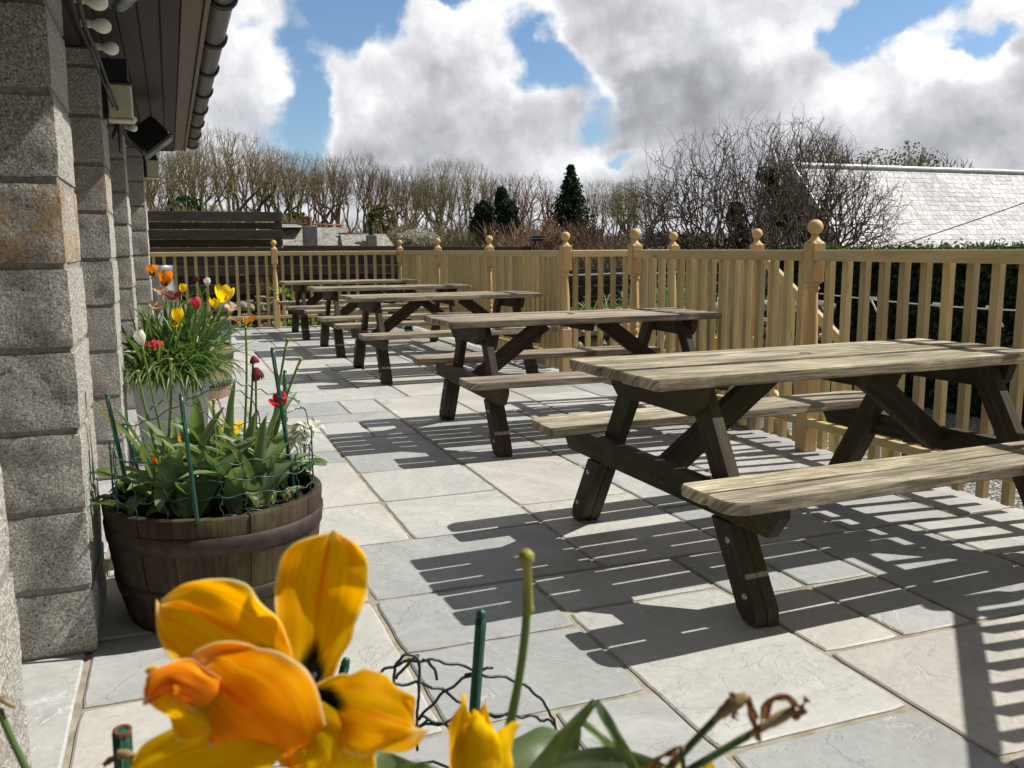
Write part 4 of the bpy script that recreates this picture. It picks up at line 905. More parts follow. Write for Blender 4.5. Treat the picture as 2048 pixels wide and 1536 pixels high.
# ------------------------------------------------------------------ trees
def tree_meshes(seed, H, r0, kids_n, trunk_frac=.28, spread=.62, upb=.25, ratio=.70, twig=.010, wob=.16, flat=1.0, stems=1, base_spread=.1, minr=.0):
    rr = random.Random(seed); T, Cn = MB(), MB(); nl = len(kids_n); ends = []
    def rv(): return Vector((rr.gauss(0, 1), rr.gauss(0, 1), rr.gauss(0, 1)))
    def go(p, d, L, r_, lv):
        ns = 4 if lv < 2 else 3; pts = [p]; ra = [r_]; q = p.copy(); dd = d.copy(); r1 = r_ * (.62 if lv < nl else .35)
        for i in range(ns):
            dd = (dd + rv() * wob + Vector((0, 0, upb * .35))).normalized(); q = q + Vector((dd.x, dd.y, dd.z * flat)) * (L / ns); pts.append(q.copy()); ra.append(r_ + (r1 - r_) * (i + 1) / ns)
        (T if lv <= 2 else Cn).tube(pts, ra, 7 if lv == 0 else (6 if lv == 1 else (5 if lv == 2 else 3)), cap=False, smooth=lv < 3)
        if lv >= nl: ends.append(q); return
        n = kids_n[lv]
        for j in range(n):
            f = 1.0 if j < 2 else rr.uniform(.35, .95); k_ = f * ns; i0 = min(int(k_), ns - 1); pp = pts[i0].lerp(pts[i0 + 1], k_ - i0)
            az_ = 2 * math.pi * (j + rr.random() * .7) / n; s_ = spread * rr.uniform(.6, 1.25) * (.7 if j == 0 else 1)
            o1 = dd.orthogonal().normalized(); o2_ = dd.cross(o1); nd = (dd * math.cos(s_) + (o1 * math.cos(az_) + o2_ * math.sin(az_)) * math.sin(s_) + Vector((0, 0, upb * .3))).normalized()
            rad = max(ra[min(i0 + 1, ns)] * rr.uniform(.5, .72), twig)
            go(pp, nd, L * ratio * rr.uniform(.75, 1.2) * (1 if lv else 1.15), rad, lv + 1)
    for s_ in range(stems):
        a_ = rr.uniform(0, 6.28); off = Vector((math.cos(a_), math.sin(a_), 0)) * (base_spread * rr.random() if stems > 1 else 0)
        d0 = (Vector((0, 0, 1)) + (Vector((math.cos(a_), math.sin(a_), 0)) * (.55 if stems > 1 else .08))).normalized(); go(off, d0, H * trunk_frac, r0, 0)
    return T, Cn, ends
def dome_tree(seed, H, n=1500, cr=.30, c0=.30, top=1.0, rt=.0082, lean=.0, stems=1, up=.10, shell=.72, k0=5, zig=1.0):
    """limbs that divide again and again until a twig reaches each of n points spread through a domed crown"""
    rg = np.random.RandomState(seed); T, Cn = MB(), MB(); ends = []
    d = rg.normal(size=(n, 3)); d /= np.linalg.norm(d, axis=1)[:, None]; d[:, 2] = np.where(d[:, 2] < -.35, -d[:, 2] * .6, d[:, 2])
    q = np.where(rg.rand(n) < shell, .84 + .16 * rg.rand(n), rg.rand(n) ** .5)[:, None]
    bump_ = 1 + .10 * np.sin(d[:, :1] * 5 + seed) * np.cos(d[:, 1:2] * 4 + seed * 2) + .05 * rg.normal(size=(n, 1))
    cz = H * (c0 + top) / 2; P = d * q * bump_ * np.array([H * cr, H * cr, H * (top - c0) / 2]); P[:, 2] += cz; P[:, 0] += lean * P[:, 2]
    def curve(p, e, bend, m_):
        off = rg.normal(size=3) * bend * zig * np.linalg.norm(e - p); mid = (p + e) / 2 + off; return [Vector((1 - t) ** 2 * p + 2 * t * (1 - t) * mid + t * t * e) for t in np.linspace(0, 1, m_)]
    def split(Q, k, lv=9):
        Q0 = Q
        if lv < 3: Q = Q * np.array([1, 1, (.35, .5, .75)[lv]])
        c = Q[rg.choice(len(Q), k, replace=False)]
        for _ in range(5):
            lab = np.argmin(((Q[:, None] - c[None]) ** 2).sum(2), 1)
            c = np.array([Q[lab == i].mean(0) if (lab == i).any() else Q[rg.randint(len(Q))] for i in range(k)])
        return [Q0[lab == i] for i in range(k) if (lab == i).any()]
    def go(p, r_, Q, lv):
        if len(Q) <= 2:
            for e in Q: Cn.tube(curve(p, e + np.array([0, 0, up * .3]), .14, 4), [max(rt, r_ * .7), rt, rt * .8, rt * .5], 3, cap=False, smooth=False); ends.append(Vector(e))
            return
        for S_ in split(Q, min(len(Q), k0 if lv == 0 else 3 if len(Q) > 12 else 2), lv):
            c = S_.mean(0); f = rg.uniform(.34, .5) if len(S_) > 6 else .6; e = p + (c - p) * f; 
            if lv < 3: w3 = ((.72, .34), (.62, .42), (.5, .42))[lv]; e = p + (c - p) * np.array([w3[0], w3[0], w3[1]]) * rg.uniform(.85, 1.1)
            r1 = rt * len(S_) ** .485
            r0 = min(r_ * .92, r1 * 1.25)
            pts = curve(p, e, .16, 6 if lv < 3 else 4); m_ = len(pts)
            (T if lv < 2 else Cn).tube(pts, [r0 + (r1 - r0) * i / (m_ - 1) for i in range(m_)], 7 if lv < 2 else (5 if lv < 4 else 3), cap=False, smooth=lv < 4); go(e, r1, S_, lv + 1)
    for st in range(stems):
        Qs = P[st::stems]; b = np.array([0., 0., 0.]) if stems == 1 else np.append(rg.normal(size=2) * .35, 0); th = np.array([Qs[:, 0].mean() * .3 + b[0], Qs[:, 1].mean() * .3 + b[1], H * (c0 * rg.uniform(.55, .95))]); r0 = rt * len(Qs) ** .51
        T.tube(curve(b, th, .05, 6), [r0 * (1.25 - .25 * i / 5) for i in range(6)], 9, cap=False); go(th, r0, Qs, 0)
    return T, Cn, ends
def tree(name, label, cat, loc, spec, bark, twigm, rz=0.0, group=None, leaf=None):
    T, Cn, ends = (dome_tree if 'n' in spec else tree_meshes)(**spec); t = thing(name, label, cat, loc, rz, group); T.build('trunk', bark, t); Cn.build('crown', twigm, t)
    if leaf:
        mb = MB(); leaf_quads(mb, [e + Vector((random.gauss(0, leaf[1]), random.gauss(0, leaf[1]), random.gauss(0, leaf[1]))) for e in ends for _ in range(leaf[2])], leaf[3]); mb.build('leaves', leaf[0], t)
    return t
G_T = 'bare trees beyond the board fence'
def ground_at(u, d): p = at_d(u, 500, d); return Vector((p.x, p.y, GZ))
# u of the trunk, distance, crown top (v), prototype
specA = dict(seed=3, H=9.5, n=4400, cr=.38, c0=.36, rt=.0046, k0=5, zig=1.1)
specB = dict(seed=8, H=9.5, n=4800, cr=.43, c0=.33, rt=.0046, stems=2, k0=4, zig=1.1)
specC = dict(seed=21, H=9.5, n=3800, cr=.33, c0=.40, rt=.0046, k0=5, zig=1.1)
specR = dict(seed=33, H=8.0, n=4600, cr=.42, c0=.18, rt=.0050, shell=.75)
protos = [tree('bare_tree', '', 'tree', (0, 0, -50), s_, M_bark, m_, 0, G_T) for s_, m_ in ((specA, M_twig), (specB, M_twigg), (specC, M_twig))]
def top_of(t): return max(v.co.z for c in kids(t) for v in c.data.vertices)
TOPS = [top_of(t) for t in protos]
TREES = [(352, 46, 262, 1, 'bare tree half hidden behind the end of the gutter'), (455, 50, 240, 0, 'tallest bare tree with a forked trunk right of the gutter end'), (545, 54, 288, 2, 'bare tree second from the gutter with pale twisted branches'),
         (612, 58, 298, 1, 'slender bare brownish tree above the cottage chimney'), (705, 52, 292, 0, 'broad round-headed bare tree above the cottage roofs'), (800, 58, 325, 2, 'smaller bare tree between two round-headed trees'),
         (912, 50, 312, 1, 'round-headed bare tree behind the dark evergreen shrub'), (300, 60, 330, 2, 'bare tree seen low between pier and gutter'),
         (855, 66, 342, 0, 'bare tree in the second row behind the small one'), (1215, 44, 352, 1, 'low bare tree right of the conifer'), (1275, 48, 345, 2, 'low bare tree behind the left side of the thorn tree')]
for i, (u, d, vt, pk, lab) in enumerate(TREES):
    base = ground_at(u, d); zt = at_d(u, vt, d).z; s_ = (zt - GZ) / TOPS[pk]
    o_ = dup(protos[pk], base, random.uniform(0, 6.28), lab, G_T, (s_ * random.uniform(.9, 1.1), s_ * random.uniform(.9, 1.1), s_))
for p_ in protos:
    for c in kids(p_): bpy.data.objects.remove(c)
    bpy.data.objects.remove(p_)
red = tree('bare_tree', 'reddish twiggy tree left of the conifer', 'tree', (0, 0, 0), specR, M_bark, M_twigr); zt = at_d(1035, 342, 52).z; s_ = (zt - GZ) / top_of(red); red.location = ground_at(1035, 52); red.scale = (s_ * 1.15, s_ * 1.15, s_)
# scrub: dense twiggy bushes, one by one
specS = dict(seed=51, H=3.0, r0=.035, kids_n=(5, 4, 4, 3), trunk_frac=.34, spread=.5, upb=.25, twig=.011, stems=12, base_spread=1.0)
sc = [tree('scrub_bush', '', 'bush', (0, 0, -50), dict(specS, seed=51 + i), m_, m_, 0, 'leafless bushes in front of the trees') for i, m_ in enumerate((M_twig, M_twigr, M_twigg))]
ST = [top_of(t) for t in sc]
SB = [(330, 34, 384, 0, 'pale brown bush just above the tall board fence at its left end'), (392, 36, 380, 2, 'olive brown bush above the tall board fence'), (470, 38, 392, 0, 'brown bush above the middle of the tall board fence'), (540, 38, 404, 2, 'olive bush above the right end of the tall board fence'),
      (640, 42, 412, 0, 'brown bush left of the broad round-headed tree trunk'), (770, 36, 418, 2, 'olive bush behind the right end of the cottage'), (850, 34, 404, 0, 'grey brown bush left of the dark evergreen shrub'), (905, 30, 432, 2, 'olive bush in front of the dark evergreen shrub'),
      (1120, 24, 420, 1, 'large russet bush below the conifer'), (1195, 24, 424, 1, 'russet bush right of the conifer above the landing'), (1060, 26, 436, 2, 'green brown bush left of the russet bush'), (1255, 22, 440, 2, 'olive bush left of the thorn tree foot'), (1010, 40, 400, 0, 'brown bush under the reddish tree')]
for u, d, vt, pk, lab in SB:
    s_ = (at_d(u, vt, d).z - GZ) / ST[pk]; w = s_ * (1.25 if pk == 1 else 1.0); dup(sc[pk], ground_at(u, d), random.uniform(0, 6), lab, None, (w, w, s_))
for p_ in sc:
    for c in kids(p_): bpy.data.objects.remove(c)
    bpy.data.objects.remove(p_)
def bush(name, label, cat, loc, clumps, n, size, lm, stem=M_bark, elong=1.6):
    t = thing(name, label, cat, loc); mb = MB()
    for c, r_ in clumps: leaf_quads(mb, ell_pts(c, r_, int(n / len(clumps))), size, 0, elong, .45)
    mb.build('crown', lm, t); mb = MB()
    for c, r_ in clumps: mb.tube([(c[0] * .2, c[1] * .2, 0), (c[0] * .7, c[1] * .7, c[2] * .5), c], [.05, .035, .012], 5)
    mb.build('trunk', stem, t); return t
def cl(d, lst): return [(((u) / F_PX * d, y, (505 - v) / F_PX * d + CAM_H - GZ), (ru / F_PX * d, ru / F_PX * d * .8, rv_ / F_PX * d)) for u, v, ru, rv_, y in lst]
bush('evergreen_shrub', 'dark rounded evergreen shrub standing in front of the bare trees', 'shrub', ground_at(995, 30), cl(30, [(-28, 435, 20, 24, 0), (-30, 462, 24, 26, .2), (14, 408, 14, 24, .2), (18, 432, 22, 24, -.2), (28, 458, 22, 28, 0), (-6, 455, 22, 30, -.2), (-2, 482, 44, 20, 0), (30, 484, 24, 18, .1)]), 11000, .060, M_ever)
bush('ivy_bush', 'green ivy-covered bush left of the cottage under the tall trees', 'bush', ground_at(385, 42), cl(42, [(-10, 430, 38, 32, 0), (30, 445, 30, 22, .3)]), 2200, .13, M_ivy)
bush('spring_bush', 'fresh yellow-green bush right of the round-headed tree', 'bush', ground_at(765, 44), cl(44, [(0, 445, 30, 30, 0), (-14, 465, 22, 18, .2)]), 1500, .12, M_olive)
bush('blossom_bush', 'pale blossoming bush above the lower board fence', 'bush', ground_at(835, 26), cl(26, [(0, 478, 28, 15, 0), (28, 482, 22, 12, .2), (-26, 484, 18, 12, 0)]), 1500, .045, M_blossom)
bush('spring_bush', 'olive green bush low beside the cottage wall', 'bush', ground_at(590, 40), cl(40, [(0, 450, 26, 20, 0)]), 900, .12, M_olive)
for u, vt, d, sd_, lab, w_ in ((1655, 278, 37, 91, 'tree with ochre young leaves rising behind the left half of the barn roof', 1.0), (1735, 296, 38, 92, 'lower ochre-leaved tree behind the barn ridge', 1.1), (1808, 284, 34, 93, 'round olive-brown tree top behind the middle of the barn roof', .9)):
    t_ = tree('leafing_tree', lab, 'tree', ground_at(u, d), dict(seed=sd_, H=6.5, n=520, cr=.30, c0=.3), M_bark, M_twig, 0, None, (M_olive, .16, 5, .085)); s_ = (at_d(u, vt, d).z - GZ) / top_of(t_); t_.scale = (s_ * w_, s_ * w_, s_)
zt = at_d(1600, 262, 38).z
tw_ = tree('bare_tree', 'bare twiggy tree rising behind the left corner of the barn roof', 'tree', ground_at(1605, 38), dict(seed=77, H=7.5, n=1700, cr=.30, c0=.3), M_bark, M_twigr); s_ = (zt - GZ) / top_of(tw_); tw_.scale = (s_ * 1.2, s_ * 1.2, s_)
tw_ = tree('bare_tree', 'bare twiggy tree low behind the right half of the barn roof', 'tree', ground_at(1850, 36), dict(seed=79, H=7.0, n=1300, cr=.30, c0=.3), M_bark, M_twigg); s_ = (at_d(1850, 300, 36).z - GZ) / top_of(tw_); tw_.scale = (s_ * 1.3, s_ * 1.3, s_)
# conifer
t = thing('conifer', 'dark pointed conifer standing between the bare trees', 'conifer', ground_at(1141, 40)); mb = MB(); hz = at_d(1141, 336, 40).z - GZ; wz = 38 / F_PX * 40
for i in range(46):
    f = i / 45; z = hz * (.40 + .60 * f ** .9); rl = min(.44 * (hz - z), 1.5) * random.uniform(.8, 1.15) + .06
    for j in range(15):
        a = random.uniform(0, 6.28); L = rl * random.uniform(.55, 1.15); pts = []
        for s_ in range(10):
            q = s_ / 9; p = Vector((math.cos(a) * L * q, math.sin(a) * L * q, z - L * .28 * q + L * .22 * q * q))
            pts += [p + Vector((random.gauss(0, .045), random.gauss(0, .045), random.gauss(0, .035))) for _ in range(2)]
        leaf_quads(mb, pts, .075, 0, 2.0, .4)
mb.build('crown', M_ever, t); mb = MB(); mb.tube([(0, 0, 0), (0, 0, hz * .99)], [.16, .015], 7); mb.build('trunk', M_bark, t)
# near thorn tree in the garden
tb = at_d(1520, 495, 14.3); tb.z = GZ
spT = dict(seed=12, H=4.0, n=2800, cr=.57, c0=.16, rt=.0030, stems=4, k0=4, shell=.55, up=.0, zig=2.4)
tt = tree('thorn_tree', 'big dark leafless thorn tree spreading in front of the barn roof', 'tree', tb, spT, M_barkd, M_twigd)
s_ = (at_d(1600, 222, 14.3).z - GZ) / top_of(tt); tt.scale = (s_, s_ * .9, s_)
mb = MB(); rr_ = Matrix.Rotation(0, 3, 'Z')
def T3(u, v, dy=0): p = at_d(u, v, 14.3); return Vector(((p.x - tb.x) / tt.scale.x, (p.y - tb.y) / tt.scale.y + dy, (p.z - GZ) / tt.scale.z))
for u, v, a, b in ((1480, 470, .16, .28), (1470, 430, .12, .22), (1530, 350, .16, .10), (1545, 375, .10, .16), (1620, 470, .2, .14), (1560, 440, .12, .1)): leaf_quads(mb, ell_pts(T3(u, v), (a, a, b), 420, .3), .045, 0, 1.3, .5)
mb.build('ivy', M_ivy, tt)
bush('garden_bush', 'dark twiggy bush at the foot of the thorn tree behind the landing', 'bush', ground_at(1400, 16), cl(16, [(-60, 500, 60, 26, 0), (40, 505, 70, 24, .3), (130, 505, 70, 26, 0)]), 2600, .045, M_ivy)

# ================================================================== planters and flowers
random.seed(21)
def barrel(name, label, c, rt, rb, H, mat_):
    t = thing(name, label, 'planter', (c[0], c[1], 0), random.uniform(0, 6), 'half barrel planters'); n = 19
    rad = lambda z: rb + (rt - rb) * (z / H) ** .8 + .006 * math.sin(math.pi * z / H)
    mb = MB(); zs = [0, .06, .14, .22, .30, H - .004, H]
    for k_ in range(n):
        a0, a1 = 2 * math.pi * k_ / n + .0012, 2 * math.pi * (k_ + 1) / n - .0012; vs = []; fs = []; uvs = []; m_ = 5; dz = random.uniform(-.006, .002); dr = random.uniform(-.002, .002)
        prof = [(rad(z) + dr - (.004 if z == H else 0), z + (dz if z > .3 else 0)) for z in zs] + [(rad(H) - .026, H + dz), (rad(H) - .030, H - .004 + dz), (rad(.3) - .030, .26)]
        for r_, z in prof:
            for j in range(m_):
                f = j / (m_ - 1); a = a0 + (a1 - a0) * f; e = .0015 if j in (0, m_ - 1) else 0; vs.append(Vector((math.cos(a) * (r_ - e), math.sin(a) * (r_ - e), z)))
        ou, ov = random.uniform(0, 30), random.uniform(0, 30); L = 0
        for i in range(len(prof) - 1):
            L2 = L + math.hypot(prof[i + 1][0] - prof[i][0], prof[i + 1][1] - prof[i][1])
            for j in range(m_ - 1):
                fs.append([i * m_ + j, i * m_ + j + 1, (i + 1) * m_ + j + 1, (i + 1) * m_ + j]); v0, v1 = ov + j * .022, ov + (j + 1) * .022; uvs.append([(ou + L, v0), (ou + L, v1), (ou + L2, v1), (ou + L2, v0)])
            L = L2
        g = random.uniform(.86, 1.14); mb.add(vs, fs, uvs, (g, g * random.uniform(.97, 1.02), g * random.uniform(.93, 1.04)), 0, True)
    mb.build('staves', mat_, t)
    for z0, z1 in ((H - .115, H - .06), (.10, .145)):
        mb = MB(); mb.lathe((0, 0, 0), [(rad(z0) + .001, z0), (rad(z0) + .0045, z0 + .001), (rad(z1) + .0045, z1 - .001), (rad(z1) + .001, z1)], 64); hp = mb.build('hoop', M_iron, t)
        for da in (-.03, .03): mb = MB(); a = -1.0 + da; mb.lathe(Vector((math.cos(a) * rad((z0 + z1) / 2), math.sin(a) * rad((z0 + z1) / 2), (z0 + z1) / 2)), [(.008, .004), (.006, .008), (.0004, .009)], 8, 0, (math.cos(a), math.sin(a), 0)); mb.build('rivet', M_iron, hp)
    mb = MB(); vs = [Vector((0, 0, H - .03))]; fs = []; nn_ = 10; ma = 40
    for i in range(1, nn_ + 1):
        for j in range(ma): a = 2 * math.pi * j / ma; r_ = (rt - .027) * i / nn_; vs.append(Vector((math.cos(a) * r_, math.sin(a) * r_, H - .045 + .02 * (1 - (i / nn_) ** 2) + .014 * nz((math.cos(a) * r_ * 20, math.sin(a) * r_ * 20, c[0])))))
    for j in range(ma): fs.append([0, 1 + j, 1 + (j + 1) % ma])
    for i in range(nn_ - 1):
        for j in range(ma): a, b = 1 + i * ma, 1 + (i + 1) * ma; j2 = (j + 1) % ma; fs.append([a + j, b + j, b + j2, a + j2])
    mb.add(vs, fs, None, (1, 1, 1), 0, True); mb.build('soil', M_soil, t); return t
B2 = Vector((.095, 2.995, 0)); B3 = Vector((.105, 7.46, 0)); B1 = Vector((.10, .72, 0))
barrel('barrel_planter', 'dark half barrel planter of tulips and primroses beside the second granite pier', B2, .343, .285, .38, M_barrel)
barrel('barrel_planter', 'paler half barrel planter half hidden behind the white trough', B3, .33, .275, .42, M_barrel2)
barrel('barrel_planter', 'half barrel planter in the near foreground holding the big orange tulip', B1, .343, .285, .38, M_barrel)

def blade(mb, base, az_, L, w, e0=70, e1=-10, fold=.25, twist=0.0, n=9, tint=None, tip=1.4, curl=0.0, wob=0.0):
    """strap or broad leaf: leaves the ground at e0 degrees and bends over to e1"""
    p = Vector(base); vs = []; fs = []; uvs = []
    if tint is None: g = random.uniform(.75, 1.25); tint = (g, g, g * random.uniform(.85, 1.1))
    for i in range(n + 1):
        f = i / n; e = R(e0 + (e1 - e0) * f ** 1.3); a = az_ + curl * f; d = Vector((math.cos(a) * math.cos(e), math.sin(a) * math.cos(e), math.sin(e)))
        if i: p = p + d * (L / n)
        s_ = Vector((-math.sin(a), math.cos(a), 0)); up_ = s_.cross(d) * -1; tw_ = twist * f; s2 = s_ * math.cos(tw_) + up_ * math.sin(tw_); up2 = up_ * math.cos(tw_) - s_ * math.sin(tw_)
        ww = w / 2 * (min(1, .38 + f * 2.2)) * max(.02, (1 - f ** (tip * 2.2))) ** .75
        for k_ in (-1, -.5, 0, .5, 1): vs.append(p + s2 * (ww * k_) + up2 * (ww * (abs(k_) ** 1.5) * fold * 2) + (up2 * math.sin(f * 14 + k_ * 2) * wob if wob else Vector()))
    for i in range(n):
        for k_ in range(4): a = i * 5 + k_; fs.append([a, a + 1, a + 6, a + 5]); uvs.append([(i / n, k_ / 4), (i / n, (k_ + 1) / 4), ((i + 1) / n, (k_ + 1) / 4), ((i + 1) / n, k_ / 4)])
    mb.add(vs, fs, uvs, tint, 0, True); return p
def petals(mb, c, ax, S, openv=.25, n=6, droop=0.0, jitter=.12, pointed=.6, w=1.0, sub=(8, 6)):
    c = Vector(c); ax = Vector(ax).normalized(); x = ax.orthogonal().normalized(); y = ax.cross(x); N, M_ = sub; r0 = random.uniform(0, 6.28)
    for k_ in range(n):
        a = r0 + 2 * math.pi * k_ / n + random.gauss(0, jitter * .5); inner = k_ % 2; o = openv * random.uniform(.7, 1.3) + random.gauss(0, jitter * .3); vs = []; fs = []; uvs = []
        for i in range(N + 1):
            t = i / N
            rc = S * (.36 - .03 * inner) * math.sin(math.pi * min(1, t * .70 + .10)); zc = S * t
            ro = S * (.12 + .95 * t ** .85); zo = S * (.62 * math.sin(t * 1.5) - droop * t * t)
            r_ = rc + (ro - rc) * o; z = zc + (zo - zc) * o; hw = .92 * w * (math.sin(math.pi * min(.999, (t * .86 + .12))) ** (.55)) * (1 - pointed * max(0, t - .72) ** 1.2 * 2.6)
            rr_ = max(rc, .2 * S)
            for j in range(M_ + 1):
                q = (j / M_ - .5) * 2; an = q * hw * (1 - .35 * o); lat = math.sin(min(1.4, max(-1.4, an))) * rr_ * (1 + .55 * o); dep = (1 - math.cos(an)) * rr_ * (1 - .6 * o)
                rad_ = Vector(x * math.cos(a) + y * math.sin(a)); tan_ = Vector(-x * math.sin(a) + y * math.cos(a))
                jj = S * .02 * nz((t * 3, q * 2, k_ * 3.3 + c.x * 50), 1.5)
                vs.append(c + rad_ * (r_ - dep + jj) + tan_ * lat + ax * (z + jj))
        for i in range(N):
            for j in range(M_): b = i * (M_ + 1) + j; fs.append([b, b + 1, b + M_ + 2, b + M_ + 1]); uvs.append([(i / N, j / M_), (i / N, (j + 1) / M_), ((i + 1) / N, (j + 1) / M_), ((i + 1) / N, j / M_)])
        mb.add(vs, fs, uvs, (1, 1, 1), 0, True)
def bez(p, n=12):
    p = [Vector(q) for q in p]; out = []
    for i in range(n + 1):
        t = i / n; q = p[:]
        while len(q) > 1: q = [q[k_].lerp(q[k_ + 1], t) for k_ in range(len(q) - 1)]
        out.append(q[0])
    return out
def tulip(label, head, foot, petal, S=.05, openv=.25, droop=0., ax=None, pointed=.6, rs_=.0035, leaf=True, name='tulip', n=6, pod=False, w=1.0, sm=None, mid=None):
    head, foot = Vector(head), Vector(foot); t = thing(name, label, 'tulip', foot); mb = MB()
    m_ = mid if mid is not None else foot.lerp(head, .55) + Vector((random.gauss(0, .012), random.gauss(0, .012), 0)); pts = [p - foot for p in bez([foot, Vector(m_), head], 10)]
    root = None
    if foot.y < 1.3: root = Vector((.12, .70, .35))
    elif abs(foot.y - 3) < .5 and foot.z > .38: root = Vector((.095 + (foot.x - .095) * .75, 2.995 + (foot.y - 2.995) * .75, .34))
    rp = [root - foot] if root is not None else []
    mb.tube(rp + pts, [rs_ * 1.2] * len(rp) + [rs_ * 1.15] * 5 + [rs_] * 6, 8); mb.build('stem', sm or M_stem, t); lb = rp[0] if rp else Vector((0, 0, 0))
    if petal is not None:
        mb = MB(); A = Vector(ax) if ax is not None else (pts[-1] - pts[-2]).normalized(); petals(mb, head - foot, A, S, openv, n, droop, .14, pointed, w); mb.build('bloom', petal, t)
        mb = MB(); mb.lathe(head - foot, [(.0005, S * .5), (S * .055, S * .47), (S * .05, S * .3), (S * .07, S * .12), (S * .05, 0), (.0005, -.002)], 8, 0, A); mb.build('pistil', M_stem, t)
    if pod: mb = MB(); mb.lathe(head - foot, [(.0004, .0035), (rs_ * 1.1, .003), (rs_ * 1.75, .0008), (rs_ * 1.7, -.0028), (rs_ * 1.05, -.0048), (rs_ * 1.0, -.03), (rs_ * 1.25, -.0315), (rs_ * 1.2, -.0335), (rs_ * .9, -.035)], 12, 0, (pts[-1] - pts[-2])); mb.build('stalk_tip', M_yelstem, t)
    if leaf:
        mb = MB(); a = random.uniform(0, 6.28); blade(mb, lb, a, random.uniform(.2, .28) + (.1 if rp else 0), .045, 75, 15, .3); blade(mb, lb, a + 2.6, random.uniform(.17, .24), .04, 80, 30, .3); mb.build('leaf', M_leaf, t)
    return t
def foot_in(c, r_, z): a = random.uniform(0, 6.28); q = r_ * math.sqrt(random.random()); return Vector((c[0] + math.cos(a) * q, c[1] + math.sin(a) * q, z))
# --- second barrel: tulips, primroses, canes and wire netting
y2 = 3.0; z2 = .35
tulip('white tulip on a long stem rising in front of the granite pier', at_y(284, 690, 2.9), at_y(332, 905, 2.95), P_white, .046, .03, leaf=False, mid=at_y(300, 770, 2.92), ax=(-.15, 0, 1))
tulip('wide open orange tulip with dark centre on the tallest stem of the dark barrel', at_y(491, 652, 3.0), at_y(487, 900, 3.0), P_ora, .058, .85, .25, leaf=True, mid=at_y(497, 760, 3.0), pointed=.3, n=3, w=1.3)
tulip('wilted dark red tulip hanging over beside the tallest orange one', at_y(506, 712, 3.05), at_y(494, 900, 3.02), P_plum, .034, .25, .5, ax=(.2, -.2, -1), leaf=False, w=.7)
tulip('second wilted crimson tulip drooping lower beside the tallest orange one', at_y(511, 735, 3.03), at_y(512, 890, 3.04), P_plum, .05, .15, .3, ax=(.15, -.1, -1), leaf=False, w=.6)
tulip('red and white striped tulip behind the green cane', at_y(566, 812, 2.95), at_y(540, 930, 2.95), P_crim, .052, .45, 0, ax=(-.35, -.35, .75), leaf=True, w=1.25, pointed=.2)
for i, (a, b, m_) in enumerate((((275, 742), (312, 900), (285, 800)), ((341, 718), (335, 900), (345, 800)), ((575, 678), (545, 860), (562, 740)), ((602, 718), (552, 860), (580, 765)), ((427, 800), (432, 900), (428, 850)))):
    tulip(['bare tulip stalk leaning left in front of the white trough', 'bare tulip stalk standing upright in front of the white trough', 'taller bare tulip stalk at the right of the dark barrel', 'shorter bent bare tulip stalk at the right of the dark barrel', 'short bare tulip stalk in the middle of the dark barrel'][i], at_y(*a, 3.02), at_y(*b, 3.02), None, leaf=i in (0, 4), mid=at_y(*m_, 3.02), name='tulip_stalk', pod=True, rs_=.0042)
mb = MB()
for px, L, w, a, e0, e1, tw in (((415, 905), .26, .075, 1.2, 82, 60, .5), ((520, 905), .27, .055, .7, 78, 40, .9), ((330, 925), .28, .07, 2.7, 55, -20, .3), ((360, 950), .25, .085, 4.4, 62, -45, .1), ((300, 925), .24, .06, 3.3, 60, 10, .3),
                                ((440, 950), .28, .085, 5.2, 60, -50, .2), ((505, 930), .25, .06, 0.2, 55, -25, .2), ((540, 930), .24, .06, .5, 60, -30, .2), ((480, 920), .25, .06, .9, 75, 20, .4), ((400, 920), .24, .06, 3.9, 70, -10, .2),
                                ((455, 930), .20, .055, 4.9, 72, 0, .3), ((310, 960), .18, .075, 4.2, 60, -60, .2), ((370, 915), .24, .05, 2.2, 70, 20, .3), ((560, 940), .2, .05, -.4, 60, -10, .2), ((260, 950), .2, .07, 3.6, 50, -30, .2), ((345, 960), .2, .08, 4.8, 55, -55, .2)):
    p = at_y(*px, y2 + random.uniform(-.12, .1)); p.z = max(p.z, z2); p.z = z2; blade(mb, p, a, L, w, e0, e1, .22, tw, 11, wob=.002)
for _ in range(34): blade(mb, foot_in(B2, .22, z2), random.uniform(0, 6.28), random.uniform(.17, .31), random.uniform(.045, .09), random.uniform(55, 80), random.uniform(-30, 35), .25, random.uniform(-.4, .4))
for _ in range(30): blade(mb, foot_in(B2, .20, z2), random.uniform(0, 6.28), random.uniform(.24, .40), random.uniform(.03, .065), random.uniform(72, 88), random.uniform(5, 70), .25, random.uniform(-.7, .7), 11, wob=.002)
for _ in range(26): blade(mb, foot_in(B2, .25, z2), random.uniform(0, 6.28), random.uniform(.10, .2), random.uniform(.02, .05), random.uniform(40, 75), random.uniform(-60, 0), .25, random.uniform(-.5, .5), 8, wob=.003)
tag(mb.build('tulip_leaves', M_leaf), 'broad grey-green tulip leaves filling the dark barrel', 'leaves', None, 'stuff')
